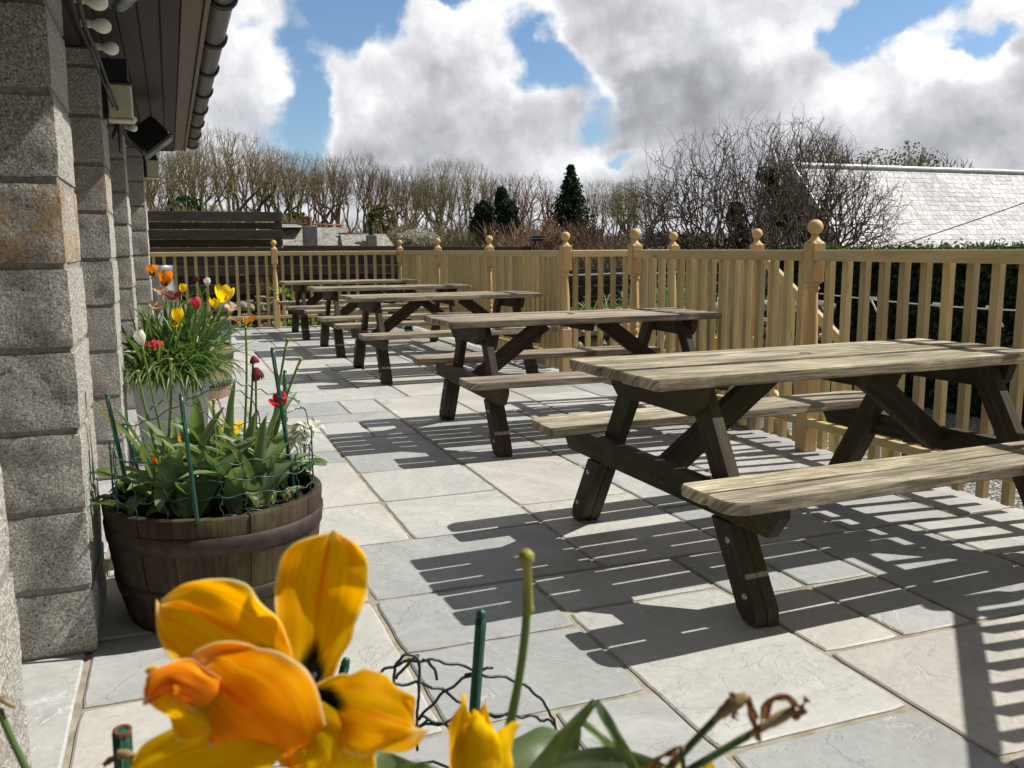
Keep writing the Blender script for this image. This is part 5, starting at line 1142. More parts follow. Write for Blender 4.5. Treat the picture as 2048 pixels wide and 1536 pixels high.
def primrose(label, c, lm, pm, nf, nl=11, L=.10, w=.05, fs=.017, flz=.07, name='primrose'):
    t = thing(name, label, 'primrose', c); mb = MB()
    for i in range(nl): blade(mb, (random.gauss(0, .012), random.gauss(0, .012), 0), 6.28 * i / nl + random.uniform(-.2, .2), L * random.uniform(.75, 1.15), w * random.uniform(.8, 1.2), random.uniform(35, 65), random.uniform(-35, -5), .12, random.uniform(-.3, .3), 9, wob=.0035, tip=2.2)
    mb.build('leaf_rosette', lm, t)
    for i in range(nf):
        a = random.uniform(0, 6.28); r_ = random.uniform(0, .045); h = Vector((math.cos(a) * r_, math.sin(a) * r_ - .01, flz * random.uniform(.75, 1.15))); mb = MB(); mb.tube([(0, 0, 0), h * .6 + Vector((0, 0, .008)), h], .0013, 5); petals(mb, h, Vector((math.cos(a) * .5 + random.gauss(0, .25), -.55 + math.sin(a) * .35, .75)), fs, 1.0, 5, .45, .1, -.2, 1.1, (5, 4)); mb.build('flower', pm, t)
PR = [((465, 912), M_leafy, P_yel, 6, 'primrose with a tuft of yellow flowers in the middle of the dark barrel', .022), ((320, 975), M_leafy, P_ora, 4, 'primrose with orange flowers at the left front of the dark barrel', .02), ((365, 935), M_leafy, P_ora, 3, 'primrose with a few orange flowers behind the middle cane', .016),
      ((505, 925), M_leafy, P_white, 3, 'primrose with a single cluster of white flowers next to the yellow one', .022), ((545, 965), M_leafy, None, 0, 'yellow-green primrose without flowers at the right of the dark barrel', .02), ((420, 990), M_leafy, None, 0, 'yellow-green primrose without flowers behind the front rim', .02), ((282, 990), M_leafy, None, 0, 'broad yellow-green primrose at the left rim of the dark barrel', .02)]
for px_, lab_ in (((350, 1010), 'yellow-green primrose just behind the rim left of the middle cane'), ((470, 985), 'yellow-green primrose behind the rim right of the middle cane'), ((505, 960), 'crinkled yellow-green primrose under the red and white tulip')): PR.append((px_, M_leafy, None, 0, lab_, .02))
for px, lm, pm, nf, lab, fs_ in PR:
    p = at_z(*px, z2); primrose(lab, p, lm, pm or P_yel, nf * 2, 12, .115, .058, fs_ * 1.2, .115)
pn = at_z(598, 960, z2); primrose('white pansies hanging over the right rim of the dark barrel', pn + Vector((.02, -.02, .04)), M_leaf, P_white, 13, 9, .09, .045, .036, .13, 'pansy')
def cane(label, p0, p1, r_=.0058, hollow=False):
    p0, p1 = Vector(p0), Vector(p1); t = thing('garden_cane', label, 'garden cane', p0, 0, 'green plastic-coated garden canes'); d = p1 - p0; mb = MB(); L = d.length; n = 14
    mb.tube([d * (i / n) for i in range(n + 1)], [r_ * (1 + .04 * (i % 3 == 0)) for i in range(n + 1)], 12)
    if not hollow: mb.lathe(d, [(r_ * 1.02, 0), (r_ * 1.0, .004), (r_ * .75, .008), (.0004, .0095)], 12, 0, d)
    for k_ in range(5): a = 6.28 * k_ / 5; o1 = d.orthogonal().normalized(); o2_ = d.normalized().cross(o1); q = (o1 * math.cos(a) + o2_ * math.sin(a)) * r_; mb.tube([q, q + d], .0007, 4)
    mb.build('coated_tube', M_cane, t)
    if hollow: mb = MB(); mb.lathe(d, [(r_ * 1.05, -.002), (r_ * 1.08, .001), (r_ * .7, .0015), (r_ * .6, -.006), (.0003, -.006)], 12, 0, d); mb.build('rusty_end', M_rust, t)
cane('green cane leaning left at the left edge of the dark barrel', at_z(263, 1010, z2), at_y(214, 792, 2.88), .0062); cane('green cane standing at the front of the dark barrel', at_z(396, 1048, z2 + .02), at_y(362, 792, 2.69), .0060)
cane('green cane leaning past the red and white tulip', at_z(590, 990, z2), at_y(545, 700, 2.86), .0060); cane('short green cane top behind the red and white tulip', Vector((.34, 3.22, z2)), at_y(570, 745, 3.22), .0065); cane('green cane at the back left of the dark barrel', Vector((-.13, 3.2, z2)), at_y(248, 850, 3.2), .005)
def netting(label, c, r_, z0, rows, cols, cell, rad, sag=.012, arcs=(), m_=M_wire, a0=0, a1=6.2832):
    mb = MB(); ph = random.uniform(0, 9)
    def P(a, z): k_ = 1 + .05 * math.sin(3 * a + ph) + .03 * math.sin(7 * a); return Vector((c[0] + math.cos(a) * r_ * k_, c[1] + math.sin(a) * r_ * k_, z + sag * math.sin(2 * a + z * 20 + ph)))
    for i in range(rows):
        z = z0 + cell * i; mb.tube([P(a0 + (a1 - a0) * j / (cols * 4), z + .0055 * math.sin(j * 1.571 + i * 2) + random.gauss(0, .0015)) for j in range(cols * 4 + 1)], rad, 5)
    for j in range(cols):
        a = a0 + (a1 - a0) * j / cols + random.uniform(-.03, .03); top = rows - 1 + random.choice((0, .25, .5, .3)); n = int(top * 5) + 1; mb.tube([P(a + .018 * math.sin(i * 1.6 + j), z0 - .01 + (cell * top + .012) * i / n) for i in range(n + 1)], rad, 5)
    for arc in arcs: mb.tube(arc, rad, 6)
    return tag(mb.build('wire_netting', m_), label, 'wire netting')
def wav(pts, amp, n=40):
    q = bez(pts, n); return [p + Vector((random.gauss(0, .0006), 0, amp * 1.7 * math.sin(i * 1.4))) for i, p in enumerate(q)]
netting('loose green wire netting round the plants in the dark barrel', B2, .312, .362, 4, 24, .060, .0019, arcs=(wav([at_y(240, 850, 2.75), at_y(330, 870, 2.72), at_y(430, 700, 2.75), at_y(520, 780, 2.8), at_y(520, 850, 2.85)], .002), wav([at_y(385, 800, 2.72), at_y(440, 720, 2.8), at_y(500, 790, 2.85), at_y(600, 800, 2.9)], .003),
    wav([at_y(590, 820, 2.9), at_y(625, 800, 2.9), at_y(605, 850, 2.9), at_y(628, 865, 2.9)], .002), wav([at_y(300, 820, 2.7), at_y(360, 760, 2.75), at_y(420, 850, 2.72), at_y(500, 880, 2.75)], .003)))
# --- white trough with tulips and strap leaves
TR = thing('trough', 'white square plant trough beside the third granite pier full of strap leaves', 'planter', (-.035, 5.43, 0)); mb = MB(); b0, t0, H0 = .165, .205, .45
def ringq(a, z): return [Vector((-a, -a, z)), Vector((a, -a, z)), Vector((a, a, z)), Vector((-a, a, z))]
rg = [ringq(b0, 0), ringq(t0 - .006, H0 - .05), ringq(t0 + .004, H0 - .048), ringq(t0 + .004, H0), ringq(t0 - .018, H0), ringq(t0 - .022, H0 - .07)]
mb.add([v for r_ in rg for v in r_], [[i * 4 + j, i * 4 + (j + 1) % 4, (i + 1) * 4 + (j + 1) % 4, (i + 1) * 4 + j] for i in range(5) for j in range(4)]); mb.build('trough_body', M_white, TR)
mb = MB(); mb.add([Vector((-.18, -.18, .40)), Vector((.18, -.18, .40)), Vector((.18, .18, .40)), Vector((-.18, .18, .40))], [[0, 1, 2, 3]]); mb.build('soil', M_soil, TR)
mb = MB()
for _ in range(270):
    p = Vector((-.035 + random.uniform(-.18, .2), 5.43 + random.uniform(-.19, .19), .41)); blade(mb, p, random.uniform(0, 6.28) if random.random() < .6 else random.uniform(3.6, 6.0), random.uniform(.22, .46), random.uniform(.012, .026), random.uniform(55, 85), random.uniform(-75, 25), .35, random.uniform(-.5, .5), 9)
for _ in range(75): p = Vector((-.035 + random.uniform(-.19, .2), 5.43 - random.uniform(.12, .2), .42)); blade(mb, p, random.uniform(4.0, 5.5), random.uniform(.26, .46), random.uniform(.010, .022), random.uniform(50, 75), random.uniform(-88, -60), .35, random.uniform(-.5, .5), 10)
tag(mb.build('strap_leaves', M_leafd), 'mass of narrow dark green strap leaves spilling over the white trough', 'leaves', None, 'stuff')
mb = MB()
for _ in range(70):
    c_ = B3 + Vector((random.uniform(-.27, .27), random.uniform(-.27, .27), .40)); blade(mb, c_, random.uniform(0, 6.28), random.uniform(.2, .40), random.uniform(.02, .05), random.uniform(60, 85), random.uniform(-30, 45), .3, random.uniform(-.5, .5), 8)
for _ in range(44): p = Vector((-.02 + random.uniform(-.15, .2), 5.5 + random.uniform(-.12, .12), .41)); blade(mb, p, random.uniform(0, 6.28), random.uniform(.25, .38), random.uniform(.03, .05), random.uniform(65, 85), random.uniform(0, 50), .3, random.uniform(-.5, .5), 9)
tag(mb.build('tulip_leaves', M_leaf), 'upright tulip leaves behind the white trough and in the pale barrel', 'leaves', None, 'stuff')
mb = MB()
for _ in range(70): y_ = random.uniform(5.3, 5.62); blade(mb, (random.uniform(-.2, .15), y_, .41), random.uniform(0, 6.28), random.uniform(.30, .52), random.uniform(.016, .042), random.uniform(74, 89), random.uniform(35, 80), .3, random.uniform(-.6, .6), 9)
for _ in range(40): blade(mb, (B3.x + random.uniform(-.24, .24), B3.y + random.uniform(-.24, .24), .40), random.uniform(0, 6.28), random.uniform(.30, .50), random.uniform(.02, .05), random.uniform(72, 88), random.uniform(30, 75), .3, random.uniform(-.6, .6), 8)
tag(mb.build('tall_leaves', M_leafd), 'tall upright leaves standing among the tulip flowers beside the granite piers', 'leaves', None, 'stuff')
def FB(y): return Vector((random.uniform(-.12, .1), y + random.uniform(-.1, .1), .42))
TL_ = [((330, 572), 5.5, P_ora, .078, .17, 'orange goblet tulip highest above the white trough'), ((323, 590), 5.45, P_peach, .05, .5, 'ragged peach tulip just below the highest orange one'), ((364, 585), 5.6, P_gold, .045, .1, 'small golden tulip right of the highest orange one'),
       ((345, 600), 5.4, P_plum, .052, .75, 'wilted plum tulip under the highest orange one'), ((312, 622), 5.4, P_peach, .055, .6, 'faded peach tulip nearest the pier'), ((355, 644), 5.3, P_yel, .066, .10, 'clear yellow tulip in the centre above the trough'),
       ((395, 618), 5.4, P_pink, .060, .08, 'magenta pink double tulip above the trough'), ((444, 604), 5.55, P_gold, .090, .34, 'large golden orange tulip leaning right above the pale barrel'), ((428, 616), 5.5, P_yel, .055, .3, 'yellow double tulip just left below the large golden one'),
       ((415, 572), 5.7, P_white, .042, .08, 'narrow cream tulip bud standing behind the magenta one'), ((457, 588), 7.3, P_red, .05, .05, 'slim red tulip bud in front of the end balustrade'), ((462, 622), 5.7, P_dry if False else P_peach, .045, .8, 'brown withered tulip at the right edge of the group'),
       ((305, 552), 7.2, P_ora, .075, .22, 'orange tulip half hidden by the farthest pier'), ((392, 565), 7.3, P_plum, .04, .1, 'dark bud behind the small golden tulip'), ((352, 655), 5.3, P_gold, .03, .6, 'little gold flower under the clear yellow tulip')]
for (u, v), y, pm, S, op, lab in TL_:
    h = at_y(u, v, y); ft = FB(y) if y < 6.5 else Vector((B3.x + random.uniform(-.15, .1), B3.y + random.uniform(-.15, .1), .40)); h_ = h - Vector((0, 0, 0))
    tulip(lab, h_, ft, pm, S * 1.22, op, .15 if op > .4 else 0, leaf=random.random() < .5, rs_=.004, ax=(.25 if 'leaning' in lab else random.gauss(0, .12), -.25 if op > .3 else random.gauss(0, .1), 1), pointed=.45, w=1.05)
for (u, v), y, pm, n, lab, s_ in (((308, 690), 5.2, P_crim, 9, 'cluster of small crimson flowers low among the strap leaves', .02), ((330, 757), 5.19, P_blue, 3, 'tiny violet flower at the rim of the white trough', .018), ((375, 740), 5.19, P_plum, 7, 'dark plum flower spike at the front of the white trough', .014)):
    c_ = at_y(u, v, y); primrose(lab, c_ - Vector((0, 0, .05)), M_leafd, pm, n, 5, .07, .02, s_, .06, 'small_flower')
netting('short piece of green netting at the right side of the pale barrel', B3, .30, .42, 4, 20, .05, .002, a0=-1.6, a1=1.2)
kg = thing('beer_keg', 'dull steel keg standing by the farthest pier behind the orange tulip', 'keg', (-.15, 12.4, 0)); mb = MB()
mb.lathe((0, 0, 0), [(.17, 0), (.18, .02), (.18, .10), (.165, .12), (.175, .16), (.19, .34), (.198, .36), (.19, .38), (.19, .62), (.198, .64), (.19, .66), (.175, .80), (.165, .84), (.18, .86), (.18, .965), (.172, .975), (.165, .96), (.16, .87), (.12, .86), (.0005, .87)], 32); mb.build('shell', M_steel, kg)
mb = MB(); mb.lathe((0, 0, .87), [(.05, 0), (.05, .03), (.02, .035), (.0005, .035)], 16); mb.build('valve', M_steel, kg)
# --- pots on the stone retaining wall, small plants at the far end, colour below the landing
def pot(label, c, r_, h, m_, plant=None, cat='flowerpot'):
    t = thing('flowerpot', label, cat, c); mb = MB(); mb.lathe((0, 0, 0), [(.0005, .002), (r_ * .72, 0), (r_ * .95, h * .86), (r_ * 1.06, h * .87), (r_ * 1.06, h), (r_ * .93, h), (r_ * .9, h * .85), (.0005, h * .84)], 20); mb.build('pot', m_, t)
    if plant:
        lm, n, L, w, e0, e1 = plant; mb = MB()
        for _ in range(n): blade(mb, (random.gauss(0, r_ * .3), random.gauss(0, r_ * .3), h * .85), random.uniform(0, 6.28), L * random.uniform(.6, 1.2), w * random.uniform(.7, 1.2), random.uniform(e0 - 15, e0 + 15), random.uniform(e1 - 20, e1 + 20), .2, random.uniform(-.4, .4), 7)
        mb.build('plant', lm, t)
zt_ = .33
pot('buff pot with bare stems on the stone wall left of the end newel post', at_y(521, 610, 14.2), .075, .14, M_potc, (M_drystem, 9, .32, .008, 82, 70)); pot('second buff pot beside the end newel post with dark twigs', at_y(541, 612, 14.2), .09, .14, M_potc, (M_drystem, 8, .30, .008, 82, 70))
pot('small white pot on the stone wall at the left of the group', at_y(501, 612, 14.2), .06, .09, M_white); pot('dark pot with a bright yellow-green leafy plant right of the end newel post', at_y(566, 612, 14.2), .08, .12, M_potd, (M_leafy, 22, .26, .055, 70, 20)); pot('dark pot with a smaller yellow-green plant', at_y(582, 610, 14.2), .06, .10, M_potd, (M_leafy, 12, .16, .05, 70, 10))
for i, (u, pm, lab) in enumerate(((697, P_red, 'leftmost little red flower at the foot of the end balustrade'), (706, P_crim, 'little red flower at the foot of the end balustrade beside the yellow one'), (713, P_white, 'little white flower at the foot of the end balustrade'), (726, P_yel, 'little yellow flower at the foot of the end balustrade'))):
    h = at_y(u, 643, 13.95); tulip(lab, h, (h.x, h.y + .02, -.02 + 0), pm, .07, .35, leaf=True, rs_=.005)
mb = MB()
for _ in range(120): x = random.uniform(1.5, 3.3); blade(mb, (x, 14.02 + random.uniform(-.05, .06), -.02), random.uniform(0, 6.28), random.uniform(.1, .24), random.uniform(.015, .04), 75, 10, .2)
tag(mb.build('border_leaves', M_leafy), 'low green border leaves along the foot of the stone wall', 'leaves', None, 'stuff')
bed = MB(); bed.box((3.98, 8.75, GZ - .05), (8.2, 13.9, .10), .03); tag(bed.build('raised_bed', M_soil), kind='structure')
gp = [(at_z(1412, 702, .10), 'yellow plastic tub of plants beyond the landing', M_yellowpot, .17, .16, (M_leafd, 40, .5, .02, 75, 10)), (at_z(1318, 652, .10), 'orange pot with leafy shoots seen between the balusters', M_orange, .14, .32, (M_leafd, 22, .4, .03, 75, 20)), (Vector((at_y(1262, 612, 12.6).x, 12.6, .10)), 'pale pot with thin shoots beside the second newel post', M_white, .11, .12, (M_stem, 14, .5, .010, 75, 40)), (at_z(1355, 660, .10), 'white pot with grassy leaves beyond the landing', M_white, .13, .34, (M_leafd, 30, .5, .02, 75, 10))]
for c, lab, m_, r_, h, pl in gp: pot(lab, c, r_, h, m_, pl)
mb = MB()
for _ in range(420): x = random.uniform(3.7, 6.8); y = 8.25 + (x - 3.66) * .2 + random.uniform(-.1, .35); blade(mb, (x, y, .38 + random.uniform(-.06, .05)), random.uniform(0, 6.28), random.uniform(.12, .42), random.uniform(.012, .035), random.uniform(50, 85), random.uniform(-40, 40), .25, 0, 6)
tag(mb.build('rockery_plants', M_leafd), 'tangle of strappy rockery plants on top of the dry stone bank', 'plants', None, 'stuff')

# ================================================================== near foreground: big orange tulip and its neighbours
random.seed(77)
FD = .44
def fp(u, v, dz=0.0, d=None): return at_d(u, v, (d or FD) - dz)
def petal_strip(mb, spine, widths, toward, cup=.25, n=20, m_=12, ruffle=.0012, roll=0.0, round_tip=False):
    """petal along a curved spine; widths in metres; toward = how far each edge comes forward"""
    sp = bez(spine, n); vs = []; fs = []; uvs = []; sd = random.uniform(0, 50); nw = len(widths) - 1; ph = random.uniform(0, 6)
    for i, p in enumerate(sp):
        t = i / n; tg = (sp[min(i + 1, n)] - sp[max(i - 1, 0)]).normalized(); N = Vector(toward(t) if callable(toward) else toward); N = (N - tg * N.dot(tg)).normalized(); s_ = tg.cross(N)
        f = t * nw; k_ = min(int(f), nw - 1); g = f - k_; g = g * g * (3 - 2 * g); w = widths[k_] * (1 - g) + widths[k_ + 1] * g; w *= 1 + (.035 * nz((t * 9, sd, 1)) + .02 * nz((t * 25, sd, 4)) if round_tip else 0)
        if round_tip and t > .60: k2 = (t - .60) / .40; w = max(max(widths[-2], w if f < nw - 1 else 0) * (1 - k2 ** 4.2) ** .5, .02 * widths[1])
        for j in range(m_ + 1):
            q = (j / m_ - .5) * 2; cz = cup * w * (q * q) + roll * q * w; ru = ruffle * (abs(q) ** 2 + t ** 3) * (math.sin(t * 15 + q * 2 + ph) + 1.5 * nz((t * 4, q * 3, sd)))
            fl = .0016 * nz((t * 3, q * 5, sd + 7)); vs.append(p + s_ * (w * q * (1 - .12 * abs(cup) * q * q)) + N * (cz + ru * 2.2 + fl))
    for i in range(n):
        for j in range(m_): b = i * (m_ + 1) + j; fs.append([b, b + 1, b + m_ + 2, b + m_ + 1]); uvs.append([(i / n, j / m_), (i / n, (j + 1) / m_), ((i + 1) / n, (j + 1) / m_), ((i + 1) / n, j / m_)])
    mb.add(vs, fs, uvs, (1, 1, 1), 0, True)
K = FD / F_PX     # metres per photograph pixel at that distance
TOW = -fwd
big = thing('tulip', 'huge blown-open orange and yellow tulip in the near foreground', 'tulip', fp(600, 1470)); iv = Matrix.Translation(-Vector(big.location))
def bp(spine, widths, mat_, cup, toward=None, roll=0.0, ruffle=.0012, label=None):
    mb = MB(); petal_strip(mb, [fp(u, v, d) for u, v, d in spine], [w * K for w in widths], toward or TOW, cup, 30, 14, ruffle, roll, True)
    o_ = mb.build('petal', mat_, big); o_.matrix_parent_inverse = iv
    sd_ = o_.modifiers.new('thickness', 'SOLIDIFY'); sd_.thickness = .0005; ss = o_.modifiers.new('smooth', 'SUBSURF'); ss.levels = ss.render_levels = 1
    if label: o_['label'] = label
X_, Y_ = Rc, Uc
bp([(614, 1392, -.004), (628, 1300, -.024), (640, 1170, -.030), (664, 1064, -.024)], [20, 58, 82, 94, 100, 30], P_big, .30, (TOW + X_ * .15).normalized(), .0, label='upright petal with a dark blotch at its base')
bp([(606, 1385, -.002), (530, 1300, -.022), (440, 1215, -.026), (318, 1205, -.004)], [26, 66, 100, 112, 100, 28], P_big, .36, (TOW - Y_ * .1).normalized(), -.05)
bp([(580, 1540, .008), (572, 1452, .040), (462, 1392, .050), (392, 1322, .030)], [34, 88, 110, 110, 84, 26], P_big2, -.40, (TOW + Y_ * .25).normalized(), 0, .0014, 'front petal seen from outside, deep orange with a red midrib')
bp([(612, 1402, .004), (690, 1400, .020), (760, 1440, .026), (838, 1455, .006)], [24, 62, 80, 82, 62, 22], P_big, -.22, (TOW + Y_ * .45).normalized(), .10)
bp([(600, 1430, .010), (650, 1460, .024), (700, 1510, .026), (700, 1590, .012)], [28, 60, 74, 74, 60, 30], P_gold, -.15, (TOW + Y_ * .3).normalized())
bp([(585, 1470, .018), (480, 1475, .034), (370, 1500, .034), (255, 1570, .014)], [30, 66, 78, 78, 66, 26], P_gold, -.22, (TOW + Y_ * .5).normalized())
bp([(480, 1440, .024), (400, 1400, .052), (345, 1310, .056), (300, 1400, .046)], [18, 34, 40, 40, 32, 16], P_red, -.5, (TOW + Y_ * .2).normalized(), .1, .0015, 'small curled petal with a red tip')
bp([(470, 1470, .03), (390, 1450, .046), (320, 1400, .046), (300, 1340, .034)], [26, 44, 50, 46, 34, 14], P_gold, -.3, (TOW + Y_ * .1 - X_ * .2).normalized())
mb = MB(); mb.tube(bez([fp(600, 1480, .01), fp(612, 1420, .0), fp(614, 1372, -.006)], 6), [.006, .0062, .0045, .004, .0045, .005, .002], 10); o_ = mb.build('pistil', M_stem, big); o_.matrix_parent_inverse = iv
for i in range(6):
    a = i * 1.05; b = fp(612, 1400, -.004); e = fp(616 + 26 * math.cos(a), 1362 + 20 * math.sin(a), -.004 + .006 * math.sin(a)); mb = MB(); mb.tube([b, b.lerp(e, .5), b.lerp(e, .55), e], [.0008, .0008, .0018, .0014], 7); o_ = mb.build('stamen', M_cable, big); o_.matrix_parent_inverse = iv
mb = MB(); st_ = bez([Vector((.10, .66, .35)), Vector((.09, .56, .62)), fp(585, 1560, .0), fp(597, 1490, .006)], 14); mb.tube(st_, .0042, 10); o_ = mb.build('stem', M_stem, big); o_.matrix_parent_inverse = iv
yl = thing('tulip', 'pointed clear yellow tulip at the bottom edge of the picture', 'tulip', fp(955, 1560)); iv2 = Matrix.Translation(-Vector(yl.location)); d2 = .43; K2 = d2 / F_PX
def yp(spine, widths, cup, tw=None, roll=0.):
    mb = MB(); petal_strip(mb, [fp(u, v, dz, d2) for u, v, dz in spine], [w * K2 for w in widths], tw or TOW, cup, 18, 10, .0006, roll); o_ = mb.build('petal', P_yel, yl); o_.matrix_parent_inverse = iv2
    sd_ = o_.modifiers.new('thickness', 'SOLIDIFY'); sd_.thickness = .0005; ss = o_.modifiers.new('smooth', 'SUBSURF'); ss.levels = ss.render_levels = 1
yp([(950, 1690, 0), (905, 1570, .014), (905, 1470, .010), (928, 1388, .0)], [14, 40, 46, 34, 3], -.45, (TOW - X_ * .8).normalized())
yp([(955, 1690, 0), (945, 1560, .022), (955, 1480, .022), (962, 1428, .014)], [14, 44, 54, 44, 5], -.45)
yp([(960, 1690, 0), (990, 1570, .014), (1000, 1500, .012), (1036, 1446, .002)], [14, 38, 44, 36, 3], -.4, (TOW + X_ * .7).normalized())
yp([(955, 1690, -.01), (955, 1570, -.020), (950, 1480, -.018), (968, 1408, -.008)], [14, 44, 52, 40, 3], .4)
yp([(955, 1690, 0), (930, 1560, .016), (940, 1480, .020), (952, 1420, .012)], [10, 26, 32, 26, 4], -.4, (TOW - X_ * .3).normalized())
mb = MB(); mb.tube(bez([Vector((.16, .66, .35)), Vector((.16, .5, .6)), fp(955, 1690, 0, d2)], 10), .0042, 10); o_ = mb.build('stem', M_stem, yl); o_.matrix_parent_inverse = iv2
tulip('tall bare tulip stalk with a yellow pod tip in the foreground', fp(1053, 1112, 0, .47), fp(965, 1640, 0, .56), None, leaf=False, name='tulip_stalk', pod=True, rs_=.0024, mid=fp(1070, 1330, 0, .49))
cane('green cane with rounded tip standing behind the yellow tulip', at_y(962, 1234, .93) + (at_y(936, 1590, .96) - at_y(962, 1234, .93)) * 1.22, at_y(962, 1234, .93), .0062); cane('broken green cane with a rusty hollow end at the lower left', (-.06, .66, .36), at_y(245, 1462, .60), .0058, True); cane('green cane half hidden behind the big orange tulip', (.08, 1.0, .36), at_y(690, 1330, .96), .005)
wy = 1.0
arcs = [wav([at_y(700, 1420, wy), at_y(740, 1330, wy), at_y(830, 1290, wy), at_y(960, 1345, wy)], .0012, 26), wav([at_y(930, 1350, wy), at_y(1060, 1345, wy), at_y(1115, 1400, wy), at_y(1125, 1530, wy)], .0012, 26), wav([at_y(770, 1378, wy), at_y(840, 1345, wy), at_y(920, 1375, wy), at_y(960, 1450, wy), at_y(965, 1480, wy)], .0015, 24),
        wav([at_y(838, 1440, wy), at_y(880, 1380, wy), at_y(930, 1350, wy), at_y(985, 1335, wy)], .0012, 16), wav([at_y(789, 1385, wy), at_y(782, 1325, wy), at_y(800, 1300, wy), at_y(838, 1312, wy)], .0006, 14), wav([at_y(838, 1315, wy), at_y(842, 1370, wy), at_y(832, 1430, wy), at_y(834, 1500, wy)], .001, 16),
        wav([at_y(845, 1320, wy), at_y(870, 1325, wy), at_y(874, 1358, wy)], .0006, 8), wav([at_y(838, 1455, wy), at_y(920, 1435, wy), at_y(1010, 1420, wy), at_y(1080, 1430, wy), at_y(1112, 1450, wy)], .0018, 26), wav([at_y(960, 1425, wy), at_y(990, 1430, wy), at_y(1015, 1430, wy)], .0004, 6), wav([at_y(700, 1500, wy), at_y(780, 1470, wy), at_y(860, 1440, wy)], .002, 14),
        wav([at_y(840, 1432, wy), at_y(870, 1445, wy), at_y(905, 1452, wy)], .001, 8), wav([at_y(790, 1358, wy - .01), at_y(815, 1325, wy - .01), at_y(835, 1312, wy - .01)], .0003, 8)]
mb = MB()
for a_ in arcs: mb.tube(a_, .0019, 7)
for i in range(4): mb.tube([Vector((B1.x + math.cos(a) * .31, B1.y + math.sin(a) * .30, .38 + .05 * i + .006 * math.sin(j * 1.57))) for j, a in enumerate([R(-170 + 4 * q) for q in range(86)])], .0018, 5)
for j in range(22): a = R(-170 + 16 * j); mb.tube([Vector((B1.x + math.cos(a) * .31, B1.y + math.sin(a) * .30, .37 + .03 * q)) for q in range(6)], .0018, 5)
tag(mb.build('wire_netting', M_wire2), 'dark looped wire netting behind the yellow tulip in the foreground', 'wire netting')
# leaves of the foreground barrel
def px_leaf(mb, pts, widths, mat_=None, cup=.2, tw=None, tint=(1, 1, 1)):
    petal_strip(mb, [fp(u, v, 0, d) for u, v, d in pts], [w * pts[0][2] / F_PX for w in widths], tw or (TOW + Y_ * .4).normalized(), cup, 16, 6, .0004); mb.t[-17 * 7:] = [tint] * (17 * 7)
    if pts[0][1] > 1530: a_ = Vector((B1.x + random.uniform(-.12, .12), B1.y - random.uniform(.05, .2), .36)); b_ = fp(*pts[0][:2], 0, pts[0][2]); wb = widths[0] * pts[0][2] / F_PX; petal_strip(mb, [a_, a_.lerp(b_, .5) + Vector((0, 0, .03)), b_], [wb * .5, wb * .8, wb], tw or (TOW + Y_ * .4).normalized(), cup, 16, 6, .0002)
mb = MB()
px_leaf(mb, [(1020, 1640, .46), (1080, 1530, .46), (1140, 1460, .46), (1190, 1402, .46)], [30, 24, 19, 14, 7], cup=.3); px_leaf(mb, [(1190, 1402, .46), (1215, 1440, .46), (1250, 1500, .45), (1285, 1580, .45)], [8, 11, 12, 12, 11], cup=.3)
tag(mb.build('folded_leaf', M_leaf), 'sharply folded green leaf right of the yellow tulip', 'leaf')
mb = MB()
for pts, w, g in (([(1000, 1700, .5), (1020, 1560, .5), (1060, 1490, .52), (1130, 1470, .54)], [50, 62, 60, 40, 12], .9), ([(1080, 1560, .46), (1160, 1500, .47), (1260, 1505, .47), (1400, 1590, .46)], [14, 22, 26, 24, 10], .6), ([(1100, 1640, .52), (1140, 1560, .54), (1220, 1520, .56), (1290, 1540, .58)], [40, 52, 46, 30, 8], .8),
                  ([(1110, 1600, .5), (1130, 1540, .5), (1145, 1480, .5), (1160, 1430, .5)], [14, 20, 20, 14, 4], .7), ([(620, 1620, .52), (660, 1560, .54), (720, 1520, .56), (840, 1535, .57)], [40, 46, 44, 30, 8], .85), ([(760, 1640, .5), (790, 1570, .5), (830, 1530, .5), (880, 1545, .5)], [30, 38, 34, 20, 6], .8), ([(200, 1640, .6), (250, 1580, .6), (320, 1540, .6)], [20, 26, 22, 6], .7)):
    px_leaf(mb, pts, w, tint=(g, g, g))
for _ in range(40): blade(mb, foot_in(B1, .22, .36), random.uniform(0, 6.28), random.uniform(.12, .22), random.uniform(.03, .05), random.uniform(50, 75), random.uniform(-30, 15), .25)
tag(mb.build('tulip_leaves', M_leaf), 'tulip leaves along the bottom edge of the picture', 'leaves', None, 'stuff')
mb = MB(); px_leaf(mb, [(1160, 1440, .5), (1200, 1470, .5), (1250, 1520, .5), (1300, 1590, .5)], [6, 9, 10, 10, 9], tint=(2.2, 2.0, 2.2)); tag(mb.build('pale_leaf', M_leaf), 'pale narrow leaf right of the folded one', 'leaf')  # tint makes this leaf much paler than the others
